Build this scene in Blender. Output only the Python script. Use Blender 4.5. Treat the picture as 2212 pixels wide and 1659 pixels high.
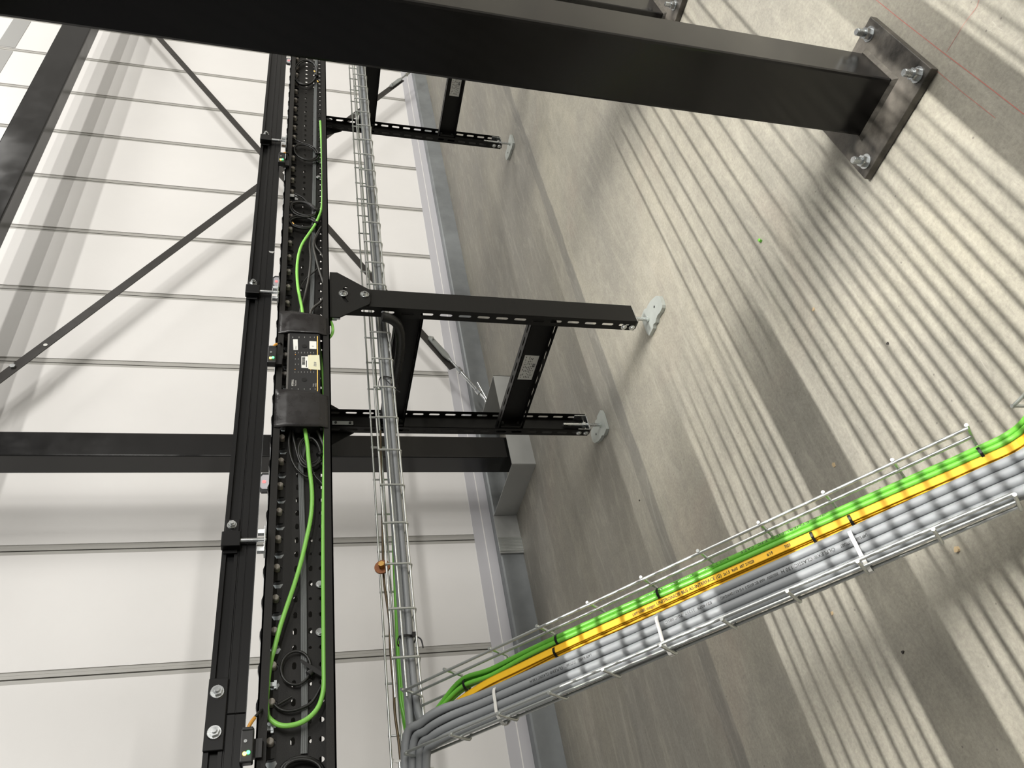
import bpy, math, random
from mathutils import Vector, Matrix
random.seed(7)
for o in list(bpy.data.objects): bpy.data.objects.remove(o)
C = bpy.context.scene.collection
PI = math.pi
# Everything is laid out in survey units; fit_scale() at the end turns them into metres.
UNIT = 0.7215
F, CX, CY, CAMZ = 1680.0, 1106.0, 829.5, 1.4
RM = ((-0.16769803, -0.21666724, -0.9617342), (-0.72234979, 0.69089009, -0.02969283), (0.6708861, 0.68972907, -0.27237044))
# ------------------------------------------------------------------ camera
cam = bpy.data.cameras.new('camera'); camo = bpy.data.objects.new('camera', cam); C.objects.link(camo)
cam.sensor_fit = 'HORIZONTAL'; cam.sensor_width = 36; cam.lens = F*36/2212
cam.clip_start = 0.02; cam.clip_end = 200
r0, r1, r2 = [Vector(r) for r in RM]
camo.matrix_world = Matrix(((r0.x, -r1.x, -r2.x, 0), (r0.y, -r1.y, -r2.y, 0), (r0.z, -r1.z, -r2.z, CAMZ), (0, 0, 0, 1)))
bpy.context.scene.camera = camo
# ------------------------------------------------------------------ world, lights, exposure
sc = bpy.context.scene
sc.view_settings.view_transform = 'Standard'; sc.view_settings.look = 'None'
sc.view_settings.gamma = 1; sc.view_settings.use_curve_mapping = False
sc.view_settings.exposure = 0.0
w = bpy.data.worlds.new('world'); sc.world = w; w.use_nodes = True
bg = w.node_tree.nodes['Background']; bg.inputs[0].default_value = (1.0, 0.98, 0.96, 1); bg.inputs[1].default_value = 0.20
LIGHTS = []
def area(name, loc, target, sx, sy, power, col=(1, 0.975, 0.93)):
    l = bpy.data.lights.new(name, 'AREA'); l.shape = 'RECTANGLE'; l.size = sx; l.size_y = sy
    l.energy = power; l.color = col
    o = bpy.data.objects.new(name, l); C.objects.link(o); o.location = loc
    z = (Vector(loc)-Vector(target)).normalized(); x = Vector((1, 0, 0)); x = (x - z*x.dot(z)).normalized(); y = z.cross(x)
    o.matrix_world = Matrix(((x.x, y.x, z.x, loc[0]), (x.y, y.y, z.y, loc[1]), (x.z, y.z, z.z, loc[2]), (0, 0, 0, 1)))
    LIGHTS.append(o); return o
# strip light high above the camera (stripes come from the added bar grating under it)
area('strip_light_overhead', (1.5, -1.75, 8), (1.35, 1.0, 0), 3.2, 0.024, 47).data.spread = math.radians(32)
# rows of high-bay strips further back in the hall
area('strip_light_near_row', (4.5, -5.2, 8), (5, 3, 1.5), 6.0, 0.25, 450)
area('strip_light_middle_row', (8, -12, 8), (5, 4, 2), 9.0, 0.3, 780)
area('strip_light_far_row', (5, -30, 8), (4, 4, 2), 9.0, 0.4, 2500)
area('strip_light_right_bay', (13, -0.8, 8), (2.5, 2, 0), 3.0, 2.0, 330)

# ------------------------------------------------------------------ measuring helpers (a point of the survey photo on a real plane)
def at(px, py, X=None, Y=None, Z=None):
    a, b = (px-CX)/F, (py-CY)/F
    d = r0*a + r1*b + r2; c = Vector((0, 0, CAMZ))
    t = (X-c.x)/d.x if X is not None else (Y-c.y)/d.y if Y is not None else (Z-c.z)/d.z
    return c + d*t
def zc(x0, y0, s, pts, **k): return [at(x0+x/s, y0+y/s, **k) for x, y in pts]
def smooth(P, n=6, closed=False):
    P = [Vector(p) for p in P]; out = []; N = len(P)
    rng = range(N if closed else N-1)
    for i in rng:
        g = (lambda j: P[j % N]) if closed else (lambda j: P[min(max(j, 0), N-1)])
        p0, p1, p2, p3 = g(i-1), g(i), g(i+1), g(i+2)
        for k in range(n):
            t = k/n
            out.append(0.5*((2*p1)+(p2-p0)*t+(2*p0-5*p1+4*p2-p3)*t*t+(3*p1-p0-3*p2+p3)*t**3))
    if not closed: out.append(P[-1])
    return out
# ------------------------------------------------------------------ mesh builder
class MB:
    def __init__(s): s.v = []; s.f = []; s.sm = []
    def add(s, v, f, smooth=False):
        o = len(s.v); s.v += [tuple(p) for p in v]; s.f += [tuple(i+o for i in q) for q in f]; s.sm += [smooth]*len(f); return s
    def box(s, a, b):
        x0, y0, z0 = a; x1, y1, z1 = b
        return s.add([(x0,y0,z0),(x1,y0,z0),(x1,y1,z0),(x0,y1,z0),(x0,y0,z1),(x1,y0,z1),(x1,y1,z1),(x0,y1,z1)],
                     [(0,3,2,1),(4,5,6,7),(0,1,5,4),(1,2,6,5),(2,3,7,6),(3,0,4,7)])
    def cbox(s, c, d, M=None):
        hx, hy, hz = d[0]/2, d[1]/2, d[2]/2
        vs = [Vector((x, y, z)) for z in (-hz, hz) for x, y in ((-hx,-hy),(hx,-hy),(hx,hy),(-hx,hy))]
        if M is not None: vs = [M @ v for v in vs]
        c = Vector(c)
        return s.add([c+v for v in vs], [(0,3,2,1),(4,5,6,7),(0,1,5,4),(1,2,6,5),(2,3,7,6),(3,0,4,7)])
    def prism(s, pts, ext, smooth=False):
        n = len(pts); pts = [Vector(p) for p in pts]; e = Vector(ext)
        s.add(pts+[p+e for p in pts], [tuple(range(n-1,-1,-1)), tuple(range(n, 2*n))])
        s.add(pts+[p+e for p in pts], [(i, (i+1)%n, n+(i+1)%n, n+i) for i in range(n)], smooth); return s
    def cyl(s, a, b, r, n=16, r2=None, smooth=True):
        a, b = Vector(a), Vector(b); d = (b-a).normalized(); u = d.orthogonal().normalized(); v = d.cross(u); r2 = r if r2 is None else r2
        A = [a+(u*math.cos(2*PI*i/n)+v*math.sin(2*PI*i/n))*r for i in range(n)]
        B = [b+(u*math.cos(2*PI*i/n)+v*math.sin(2*PI*i/n))*r2 for i in range(n)]
        s.add(A+B, [(i, (i+1)%n, n+(i+1)%n, n+i) for i in range(n)], smooth)
        return s.add(A+B, [tuple(range(n-1,-1,-1)), tuple(range(n, 2*n))])
    def tube(s, P, r, n=8, closed=False, flat=None):
        P = [Vector(p) for p in P]; N = len(P)
        T = [(P[(i+1)%N if closed else min(i+1,N-1)]-P[(i-1)%N if closed else max(i-1,0)]).normalized() for i in range(N)]
        u = T[0].orthogonal().normalized() if flat is None else (Vector(flat)-T[0]*T[0].dot(Vector(flat))).normalized()
        V = []
        for i in range(N):
            u = (u - T[i]*u.dot(T[i])).normalized(); v = T[i].cross(u)
            ru, rv = r if isinstance(r, tuple) else (r, r)
            if isinstance(r, tuple):
                q = 0.35*min(ru, rv)
                for a, b in ((-1,-1),(1,-1),(1,1),(-1,1)):
                    for k in ((0,1),(1,0)) if a*b < 0 else ((1,0),(0,1)):
                        V.append(P[i]+u*a*(ru-q*k[0])+v*b*(rv-q*k[1]))
            else: V += [P[i]+(u*math.cos(2*PI*k/n)+v*math.sin(2*PI*k/n))*r for k in range(n)]
        m = 8 if isinstance(r, tuple) else n
        f = [(i*m+k, i*m+(k+1)%m, ((i+1)%N)*m+(k+1)%m, ((i+1)%N)*m+k) for i in range(N if closed else N-1) for k in range(m)]
        s.add(V, f, not isinstance(r, tuple))
        if not closed: s.add([V[k] for k in range(m)]+[V[(N-1)*m+k] for k in range(m)], [tuple(range(m-1,-1,-1)), tuple(range(m,2*m))])
        return s
    def cell(s, O, U, V, N, w, h, hole=None, rows=None):
        """plate cell w x h at O (corner), thickness N, with one hole polygon (list of (u,v))"""
        O, U, V, N = map(Vector, (O, U, V, N)); g = lambda u, v, k: O+U*u+V*v+N*k
        if not hole:
            return s.add([g(0,0,0),g(w,0,0),g(w,h,0),g(0,h,0),g(0,0,1),g(w,0,1),g(w,h,1),g(0,h,1)], [(0,1,2,3),(7,6,5,4),(0,4,5,1),(2,6,7,3)])
        cu = sum(p[0] for p in hole)/len(hole); cv = sum(p[1] for p in hole)/len(hole)
        out = []
        for (u, v) in hole:
            du, dv = u-cu, v-cv; t = 1e9
            if du > 1e-9: t = min(t, (w-cu)/du)
            if du < -1e-9: t = min(t, -cu/du)
            if dv > 1e-9: t = min(t, (h-cv)/dv)
            if dv < -1e-9: t = min(t, -cv/dv)
            out.append((cu+du*t, cv+dv*t))
        # walk, inserting the rectangle's corners
        n = len(hole); ang = lambda p: math.atan2(p[1]-cv, p[0]-cu)
        cs = [(0,0),(w,0),(w,h),(0,h)]
        for k in (0, 1):
            vs = []; fs = []
            for i in range(n):
                j = (i+1) % n; a0 = ang(out[i]); da = (ang(out[j])-a0) % (2*PI)
                mids = sorted([c for c in cs if 1e-6 < (ang(c)-a0) % (2*PI) < da-1e-6], key=lambda c: (ang(c)-a0) % (2*PI))
                poly = [hole[i], out[i]]+mids+[out[j], hole[j]]
                b = len(vs); vs += [g(p[0], p[1], k) for p in poly]; fs.append(tuple(range(b, b+len(poly))) if k else tuple(range(b+len(poly)-1, b-1, -1)))
            s.add(vs, fs)
        s.add([g(p[0],p[1],0) for p in hole]+[g(p[0],p[1],1) for p in hole], [(i,(i+1)%n,n+(i+1)%n,n+i) for i in range(n)])
        return s
    def mesh(s, name, mat):
        me = bpy.data.meshes.new(name); me.from_pydata(s.v, [], s.f)
        me.polygons.foreach_set('use_smooth', s.sm); me.materials.append(mat); me.update(); return me
def slot(cu, cv, L, W, n=6, along='u'):
    """obround polygon, counter-clockwise"""
    r = W/2; a = L/2-r; P = []
    for i in range(n+1): t = -PI/2+PI*i/n; P.append((a+r*math.cos(t), r*math.sin(t)))
    for i in range(n+1): t = PI/2+PI*i/n; P.append((-a+r*math.cos(t), r*math.sin(t)))
    if a < 1e-6: P = [p for i, p in enumerate(P) if i not in (n+1, 2*n+1)]
    if along == 'v': P = [(-y, x) for x, y in P]
    return [(cu+x, cv+y) for x, y in P]
def ngon(cu, cv, r, n, ph=0): return [(cu+r*math.cos(2*PI*i/n+ph), cv+r*math.sin(2*PI*i/n+ph)) for i in range(n)]
# ------------------------------------------------------------------ objects
def obj(name, mb, mat, parent=None, bev=0, label=None):
    me = mb if isinstance(mb, bpy.types.Mesh) else mb.mesh(name, mat)
    o = bpy.data.objects.new(name, me); C.objects.link(o)
    if parent is not None: o.parent = parent
    if bev:
        m = o.modifiers.new('bevel', 'BEVEL'); m.width = bev*UNIT; m.segments = 2; m.limit_method = 'ANGLE'
    if label: o['label'] = label
    return o
def thing(name, label, cat, group=None, loc=(0,0,0)):
    o = bpy.data.objects.new(name, None); o.empty_display_size = 0.05; C.objects.link(o); o.location = loc
    o['label'] = label; o['category'] = cat
    if group: o['group'] = group
    return o
def tag(o, label, cat, group=None):
    o['label'] = label; o['category'] = cat
    if group: o['group'] = group
    return o
def struct(name, mb, mat, parent=None):
    o = obj(name, mb, mat, parent)
    if parent is None: o['kind'] = 'structure'
    return o
def kids(o): return [c for c in bpy.data.objects if c.parent == o]
def copy_tree(o, off=(0,0,0), label=None, parent=None):
    ks = kids(o); c = o.copy(); C.objects.link(c); c.parent = parent
    if parent is None: c.location = Vector(o.location)+Vector(off)
    if label: c['label'] = label
    for k in ks: copy_tree(k, parent=c)
    return c
# ------------------------------------------------------------------ materials
def mat(name, col, rough=0.5, metal=0.0, bump=0.0, bscale=60, var=0.0, vscale=4, rvar=0.0, emit=None, estr=0, spec=0.5, coat=0):
    m = bpy.data.materials.new(name); m.use_nodes = True; nt = m.node_tree; b = nt.nodes['Principled BSDF']
    b.inputs['Base Color'].default_value = (*col, 1); b.inputs['Roughness'].default_value = rough; b.inputs['Metallic'].default_value = metal
    b.inputs['Specular IOR Level'].default_value = spec; b.inputs['Coat Weight'].default_value = coat; b.inputs['Coat Roughness'].default_value = 0.08
    if emit: b.inputs['Emission Color'].default_value = (*emit, 1); b.inputs['Emission Strength'].default_value = estr
    tc = nt.nodes.new('ShaderNodeTexCoord')
    if var or rvar:
        n = nt.nodes.new('ShaderNodeTexNoise'); n.inputs['Scale'].default_value = vscale; n.inputs['Detail'].default_value = 6; n.inputs['Roughness'].default_value = 0.6
        nt.links.new(tc.outputs['Object'], n.inputs['Vector'])
        if var:
            mx = nt.nodes.new('ShaderNodeMix'); mx.data_type = 'RGBA'
            mx.inputs[6].default_value = (*[c*(1-var) for c in col], 1); mx.inputs[7].default_value = (*[min(1, c*(1+var)) for c in col], 1)
            rp = nt.nodes.new('ShaderNodeMapRange'); rp.inputs[1].default_value = 0.3; rp.inputs[2].default_value = 0.7
            nt.links.new(n.outputs['Fac'], rp.inputs[0]); nt.links.new(rp.outputs[0], mx.inputs[0]); nt.links.new(mx.outputs[2], b.inputs['Base Color'])
        if rvar:
            rp = nt.nodes.new('ShaderNodeMapRange'); rp.inputs[1].default_value = 0.35; rp.inputs[2].default_value = 0.65; rp.inputs[3].default_value = max(0, rough-rvar); rp.inputs[4].default_value = rough+rvar
            nt.links.new(n.outputs['Fac'], rp.inputs[0]); nt.links.new(rp.outputs[0], b.inputs['Roughness'])
    if bump:
        n2 = nt.nodes.new('ShaderNodeTexNoise'); n2.inputs['Scale'].default_value = bscale; n2.inputs['Detail'].default_value = 4
        nt.links.new(tc.outputs['Object'], n2.inputs['Vector'])
        bp = nt.nodes.new('ShaderNodeBump'); bp.inputs['Strength'].default_value = bump; bp.inputs['Distance'].default_value = 0.002
        nt.links.new(n2.outputs['Fac'], bp.inputs['Height']); nt.links.new(bp.outputs[0], b.inputs['Normal'])
    return m
M_blk = mat('black_powder_coat', (0.0105, 0.0098, 0.0086), 0.5, bump=0.10, bscale=700, spec=0.3)
M_leg = mat('black_leg_coat', (0.006, 0.0058, 0.0048), 0.5, bump=0.12, bscale=600, spec=0.26)
M_rail = mat('black_anodised', (0.005, 0.005, 0.0052), 0.36, spec=0.3)
M_col = mat('glossy_black_paint', (0.0055, 0.0052, 0.005), 0.17, rvar=0.06, vscale=5, bump=0.05, bscale=25, spec=0.42, var=0.2)
M_plate = mat('scuffed_black_plate', (0.10, 0.09, 0.076), 0.45, rvar=0.14, vscale=14, var=0.85, bump=0.3, bscale=120, metal=0.25, spec=0.6)
M_weld = mat('scuffed_weld', (0.085, 0.077, 0.064), 0.5, var=0.5, vscale=40, bump=0.6, bscale=150, metal=0.3)
M_zinc = mat('zinc_plated', (0.62, 0.64, 0.64), 0.28, 1.0, rvar=0.08, vscale=40)
M_dzinc = mat('dull_galvanised', (0.38, 0.40, 0.385), 0.5, 0.7, var=0.12, vscale=18, rvar=0.1)
M_wire = mat('bright_wire', (0.66, 0.68, 0.66), 0.33, 0.85)
M_wire2 = mat('dull_wire', (0.45, 0.47, 0.44), 0.42, 0.85)
M_foot = mat('foot_plate_zinc', (0.46, 0.49, 0.46), 0.55, 0.35, var=0.08, vscale=20)
M_sheet = mat('galvanised_sheet', (0.40, 0.405, 0.39), 0.42, 0.35, var=0.07, vscale=6, rvar=0.08)
M_plinth = mat('grey_plinth_sheet', (0.24, 0.255, 0.26), 0.45, 0.3, var=0.2, vscale=5, bump=0.1, bscale=30)
M_wall = mat('white_panel', (0.80, 0.785, 0.765), 0.42, var=0.018, vscale=3, bump=0.04, bscale=3)
M_joint = mat('panel_joint', (0.44, 0.43, 0.40), 0.45)
M_jdark = mat('panel_joint_groove', (0.27, 0.275, 0.285), 0.6)
M_roll = mat('roller_zinc', (0.66, 0.70, 0.72), 0.35, 0.8)
M_cap = mat('black_plastic', (0.014, 0.014, 0.014), 0.4)
M_pin = mat('dull_shaft_end', (0.40, 0.37, 0.335), 0.55, 0.15, var=0.12, vscale=90)
M_green = mat('green_cable', (0.155, 0.50, 0.055), 0.32, spec=0.5)
M_green2 = mat('light_green_cable', (0.27, 0.66, 0.12), 0.34)
M_yellow = mat('yellow_flat_cable', (0.86, 0.50, 0.022), 0.5, spec=0.35)
M_grey = mat('grey_cable', (0.265, 0.278, 0.288), 0.46, var=0.04, vscale=8)
M_gflat = mat('grey_ribbon_cable', (0.155, 0.165, 0.165), 0.42)
M_bcab = mat('black_cable', (0.016, 0.016, 0.015), 0.38)
M_dcab = mat('dark_grey_cable', (0.055, 0.053, 0.048), 0.42)
M_tie = mat('black_cable_tie', (0.006, 0.006, 0.006), 0.35)
M_wtie = mat('white_cable_tie', (0.72, 0.71, 0.67), 0.4)
M_tape = mat('black_tape', (0.018, 0.0165, 0.0165), 0.33, rvar=0.15, vscale=30, bump=0.25, bscale=40)
M_mod = mat('black_module_housing', (0.0105, 0.0105, 0.0110), 0.45)
M_modhigh = mat('module_edge_highlight', (0.10, 0.097, 0.092), 0.4)
M_ink = mat('black_print', (0.02, 0.022, 0.02), 0.6)
M_winkw = mat('white_print', (0.5, 0.5, 0.47), 0.6)
M_blue = mat('blue_pen', (0.012, 0.02, 0.10), 0.6)
M_paper = mat('white_label', (0.72, 0.72, 0.68), 0.5)
M_cream = mat('clear_tape_label', (0.66, 0.64, 0.46), 0.35)
M_ystripe = mat('yellow_stripe', (0.80, 0.52, 0.12), 0.4)
M_orange = mat('orange_plug', (0.72, 0.34, 0.05), 0.4)
M_brass = mat('brass', (0.55, 0.33, 0.10), 0.35, 0.8)
M_cop = mat('rusty_copper', (0.26, 0.10, 0.04), 0.4, 0.5, var=0.3, vscale=60)
M_rod = mat('brown_bare_rod', (0.15, 0.11, 0.065), 0.4, 0.5, var=0.2, vscale=60)
M_lg = mat('green_led', (0.1, 0.9, 0.2), 0.4, emit=(0.05, 0.9, 0.12), estr=7)
M_ly = mat('yellow_led', (1, 0.7, 0.1), 0.4, emit=(1, 0.62, 0.08), estr=8)
M_lr = mat('red_lens', (0.9, 0.25, 0.25), 0.3, emit=(1, 0.12, 0.12), estr=0.9)
M_refl = mat('silver_reflector', (0.52, 0.50, 0.52), 0.3, 0.3)
M_chalk = mat('red_chalk', (0.50, 0.17, 0.14), 0.9)
M_wood = mat('wood_chip', (0.55, 0.42, 0.25), 0.8)
M_darkbit = mat('dark_dirt', (0.04, 0.035, 0.03), 0.8)
M_brace = mat('dark_grey_painted_flat', (0.026, 0.023, 0.020), 0.42, rvar=0.1, vscale=20)
M_band = mat('pale_wall_band', (0.53, 0.525, 0.55), 0.4)
M_plain = mat('plain_grey', (0.34, 0.34, 0.33), 0.5)

def floor_material():
    m = bpy.data.materials.new('concrete_floor'); m.use_nodes = True; nt = m.node_tree; b = nt.nodes['Principled BSDF']; L = nt.links.new; N = nt.nodes.new
    tc = N('ShaderNodeTexCoord')
    def noise(scale, detail=6, rough=0.6, vec=None, dist=0):
        n = N('ShaderNodeTexNoise'); n.inputs['Scale'].default_value = scale; n.inputs['Detail'].default_value = detail; n.inputs['Roughness'].default_value = rough; n.inputs['Distortion'].default_value = dist
        L(vec or tc.outputs['Object'], n.inputs['Vector']); return n.outputs['Fac']
    def rng(f, a, b_, c=0, d=1):
        r = N('ShaderNodeMapRange'); r.inputs[1].default_value = a; r.inputs[2].default_value = b_; r.inputs[3].default_value = c; r.inputs[4].default_value = d; L(f, r.inputs[0]); return r.outputs[0]
    def mix(f, a, b_, bt='MIX'):
        x = N('ShaderNodeMix'); x.data_type = 'RGBA'; x.blend_type = bt
        for i, v in ((0, f), (6, a), (7, b_)):
            if isinstance(v, (int, float)): x.inputs[i].default_value = v
            elif isinstance(v, tuple): x.inputs[i].default_value = (*v, 1)
            else: L(v, x.inputs[i])
        return x.outputs[2]
    mp = N('ShaderNodeMapping'); mp.inputs['Scale'].default_value = (0.6, 3.5, 1); mp.inputs['Rotation'].default_value = (0, 0, 0.25); L(tc.outputs['Object'], mp.inputs[0])
    big = rng(noise(1.3, 5, 0.55, dist=0.6), 0.34, 0.66)
    c = mix(big, (0.285, 0.270, 0.230), (0.42, 0.393, 0.315))
    trowel = rng(noise(3.0, 6, 0.65, mp.outputs[0], 0.8), 0.3, 0.72)
    c = mix(rng(trowel, 0, 1, 0, 0.42), c, (0.20, 0.192, 0.168))
    red = rng(noise(1.9, 3, 0.5, dist=1), 0.58, 0.74, 0, 0.35)
    c = mix(red, c, (0.37, 0.30, 0.245))
    fine = rng(noise(140, 4, 0.7), 0.25, 0.75, 0.80, 1.20)
    cc = N('ShaderNodeCombineColor'); [L(fine, cc.inputs[i]) for i in range(3)]
    c = mix(1.0, c, cc.outputs[0], 'MULTIPLY')
    mid = rng(noise(26, 5, 0.65, dist=0.5), 0.3, 0.7, 0.90, 1.10)
    cc = N('ShaderNodeCombineColor'); [L(mid, cc.inputs[i]) for i in range(3)]
    c = mix(1.0, c, cc.outputs[0], 'MULTIPLY')
    # darker strip running along the wall, and greyer tone beyond it
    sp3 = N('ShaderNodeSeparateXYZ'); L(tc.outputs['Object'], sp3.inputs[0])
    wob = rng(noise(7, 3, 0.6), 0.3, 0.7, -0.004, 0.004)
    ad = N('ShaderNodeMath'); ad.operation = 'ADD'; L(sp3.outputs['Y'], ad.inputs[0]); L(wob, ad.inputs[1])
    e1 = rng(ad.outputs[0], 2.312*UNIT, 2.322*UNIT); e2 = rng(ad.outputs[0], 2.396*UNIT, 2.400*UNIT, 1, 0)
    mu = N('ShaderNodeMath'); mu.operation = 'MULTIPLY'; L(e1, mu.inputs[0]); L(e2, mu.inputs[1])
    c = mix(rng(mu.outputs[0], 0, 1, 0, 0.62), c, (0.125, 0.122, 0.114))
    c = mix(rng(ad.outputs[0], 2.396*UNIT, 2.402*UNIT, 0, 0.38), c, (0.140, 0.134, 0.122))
    # little pits and specks
    vo = N('ShaderNodeTexVoronoi'); vo.inputs['Scale'].default_value = 26; L(tc.outputs['Object'], vo.inputs['Vector'])
    sp = rng(vo.outputs['Distance'], 0.035, 0.06, 0.65, 0)
    c = mix(sp, c, (0.11, 0.10, 0.09))
    # fine pale scratches
    mp2 = N('ShaderNodeMapping'); mp2.inputs['Scale'].default_value = (1.0, 9, 1); mp2.inputs['Rotation'].default_value = (0, 0, 0.9); L(tc.outputs['Object'], mp2.inputs[0])
    sc1 = rng(noise(22, 2, 0.5, mp2.outputs[0], 1.4), 0.70, 0.76, 0, 0.3)
    c = mix(sc1, c, (0.52, 0.49, 0.43))
    L(c, b.inputs['Base Color'])
    wis = rng(noise(5.0, 8, 0.72, mp.outputs[0], 1.8), 0.50, 0.66, 0, 0.30)
    c = mix(wis, c, (0.50, 0.475, 0.40))
    L(c, b.inputs['Base Color'])
    L(rng(trowel, 0, 1, 0.62, 0.48), b.inputs['Roughness'])
    bp = N('ShaderNodeBump'); bp.inputs['Strength'].default_value = 0.35; bp.inputs['Distance'].default_value = 0.0015
    L(noise(180, 5, 0.7), bp.inputs['Height']); L(bp.outputs[0], b.inputs['Normal'])
    return m
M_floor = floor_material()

# ------------------------------------------------------------------ the setting
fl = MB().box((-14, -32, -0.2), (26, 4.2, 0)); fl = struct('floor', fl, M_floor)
# wall of vertical sandwich panels
WY = 4.06; PITCH = 0.715; J0 = 1.91
wall = struct('wall_back', MB().box((-14, WY+0.045, -0.1), (26, WY+0.16, 8.5)), M_jdark)
for k in range(-6, 15):
    x0 = J0+PITCH*k; jw = 0.062
    obj('wall_panel', MB().box((x0+0.002, WY, 0.10), (x0+PITCH-jw, WY+0.045, 8.5)), M_wall, wall)
    # joint profile left of the panel: stepped strip with a groove
    jb = MB(); a = x0-jw+0.002
    jb.box((a, WY+0.004, 0.10), (a+0.0205, WY+0.045, 8.5))
    jb.box((a+0.0275, WY+0.004, 0.10), (a+0.0445, WY+0.045, 8.5))
    jb.box((a+0.0460, WY+0.006, 0.10), (a+0.0615, WY+0.045, 8.5))
    obj('joint_strip', jb, M_joint, wall)
for k in range(0, 12):   # shade band high on the wall, put in as grey strips between the joints
    x0 = J0+PITCH*k
    obj('shade_strip', MB().box((x0+0.01, WY-0.004, 4.12), (x0+PITCH-0.07, WY, 4.28)), M_plain, wall)
pl = MB(); pl.prism([(0,4.0,0),(0,4.0,0.135),(0,4.006,0.145),(0,4.06,0.150),(0,4.06,0)], (40,0,0)); 
for i, v in enumerate(pl.v): pl.v[i] = (v[0]-14, v[1], v[2])
struct('baseboard_back', pl, M_plinth)
tm = MB()  # two pale bands with a thin wall-coloured line between, along the wall foot
for za, zb in ((0.150,0.207),(0.213,0.277)): tm.box((-14, WY-0.003, za), (22, WY, zb))
struct('wall_band_1', tm, M_band)
struct('wall_band_2', MB().box((-14, WY-0.004, 0.207), (22, WY, 0.213)), M_wall)

struct('wall_right', MB().box((17, -32, -0.1), (17.2, 4.06, 8.5)), M_wall)

# galvanised sheet casing round the foot of the wall post
t = thing('sheet_metal_casing', 'folded galvanised sheet casing round the foot of the wall post', 'sheet casing')
def tri(pts, dz): return MB().prism(pts, dz)
m = MB().box((2.715, 3.462, 0), (3.44, 3.466, 0.147)); obj('front_panel', m, M_sheet, t)
m = MB().prism([(2.713,3.462,0),(2.717,3.462,0),(2.717,3.998,0),(2.713,3.998,0)], (0,0,0.147)); obj('side_panel', m, M_sheet, t)
m = MB().prism([(3.436,3.462,0),(3.44,3.462,0),(3.44,3.998,0),(3.436,3.998,0)], (0,0,0.147)); obj('side_panel', m, M_sheet, t)
m = MB().box((2.44, 3.985, 0), (2.712, 3.998, 0.149)); obj('end_flap', m, M_sheet, t)
m = MB().box((2.45, 3.980, 0.0), (2.55, 3.985, 0.152)); 
for i in range(9): m.box((2.455+i*0.0105, 3.977, 0.0), (2.460+i*0.0105, 3.980, 0.151))
obj('silver_tape', m, M_wire, t)

# wall post
t = thing('wall_post', 'glossy black steel post standing in the casing against the white wall', 'steel post')
o = obj('post_shaft', MB().box((2.788, 3.490, 0.010), (2.945, 3.642, 9.0)), M_col, t, bev=0.008)
# high horizontal beam
t = thing('wall_beam', 'long glossy black horizontal beam high in front of the white wall', 'steel beam')
obj('beam_body', MB().box((2.945, 3.49, 3.26), (22, 3.63, 3.50)), M_col, t, bev=0.01)
obj('end_plate', MB().box((2.95, 3.47, 3.22), (2.965, 3.65, 3.54)), M_col, t)

# flat-bar braces with turnbuckles
def strap(name, label, A, B, wdt, th=0.008, rods=None):
    A, B = Vector(A), Vector(B); d = (B-A).normalized(); n = Vector((0, 1, 0)); s = n.cross(d).normalized()
    t = thing(name, label, 'flat bar brace')
    obj('flat_bar', MB().prism([A-s*wdt/2, A+s*wdt/2, B+s*wdt/2, B-s*wdt/2], n*th), M_brace, t)
    return t, d, s, n
A1 = at(345-60, 85-70, Y=3.82); B1 = at(978, 795, Y=3.82)
t, d, s, n = strap('diagonal_brace', 'dark flat bar brace running down to the casing beside the wall post', A1, B1, 0.055)
def turnbuckle(t, P, d, s, n, L1=0.30, L2=0.62):
    # fork, rod, sleeve with two nuts, hooked end
    P = P - n*0.012
    f = MB(); f.prism([P-d*0.10-s*0.018, P-d*0.115, P-d*0.10+s*0.018, P+d*0.10+s*0.022, P+d*0.16+s*0.010, P+d*0.16-s*0.010, P+d*0.10-s*0.022], n*-0.012)
    obj('fork_plate', f, M_dzinc, t)
    obj('fork_bolt', MB().cyl(P-d*0.075-n*0.03, P-d*0.075+n*0.02, 0.011, 10), M_zinc, t)
    obj('pull_rod', MB().cyl(P+d*0.14-n*0.006, P+d*L2-n*0.006, 0.008, 10), M_zinc, t)
    obj('sleeve', MB().cyl(P+d*0.27-n*0.006, P+d*0.50-n*0.006, 0.0125, 12), M_zinc, t)
    for q in (0.27, 0.50):
        obj('lock_nut', MB().cyl(P+d*(q-0.02)-n*0.006, P+d*(q+0.02)-n*0.006, 0.019, 6, smooth=False), M_zinc, t)
    return P+d*L2
E1 = turnbuckle(t, at(945, 752, Y=3.82), d, s, n, L2=0.58)
G1 = Vector((3.70, 3.80, 0.150)); obj('hooked_end', MB().tube(smooth([E1-n*0.006, E1+d*0.04+Vector((0,-0.0,0.012)), E1+d*0.09+Vector((0,0.03,-0.01)), G1], 6), 0.008, 8), M_zinc, t)
A2 = at(-120, 905, Y=3.84); B2 = at(868, 172, Y=3.84)
t, d, s, n = strap('diagonal_brace', 'dark flat bar brace crossing from top left, with bolt holes near the high splice', A2, B2, 0.058)
for px, py in ((98, 745), (62, 772)):
    P = at(px, py, Y=3.838); obj('bolt_hole', MB().cyl(P-n*0.001, P+n*0.001, 0.012, 12), M_paper, t)
P = at(28, 794, Y=3.835); obj('splice_bolt', MB().cyl(P-n*0.02, P, 0.017, 6, smooth=False), M_zinc, t)
P = at(45, 785, Y=3.838); obj('splice_plate', MB().prism([P-d*0.22-s*0.03, P-d*0.22+s*0.03, P+d*0.10+s*0.03, P+d*0.10-s*0.03], n*-0.007), M_brace, t)
turnbuckle(t, at(853, 183, Y=3.84), d, s, n, L2=0.5)

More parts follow.
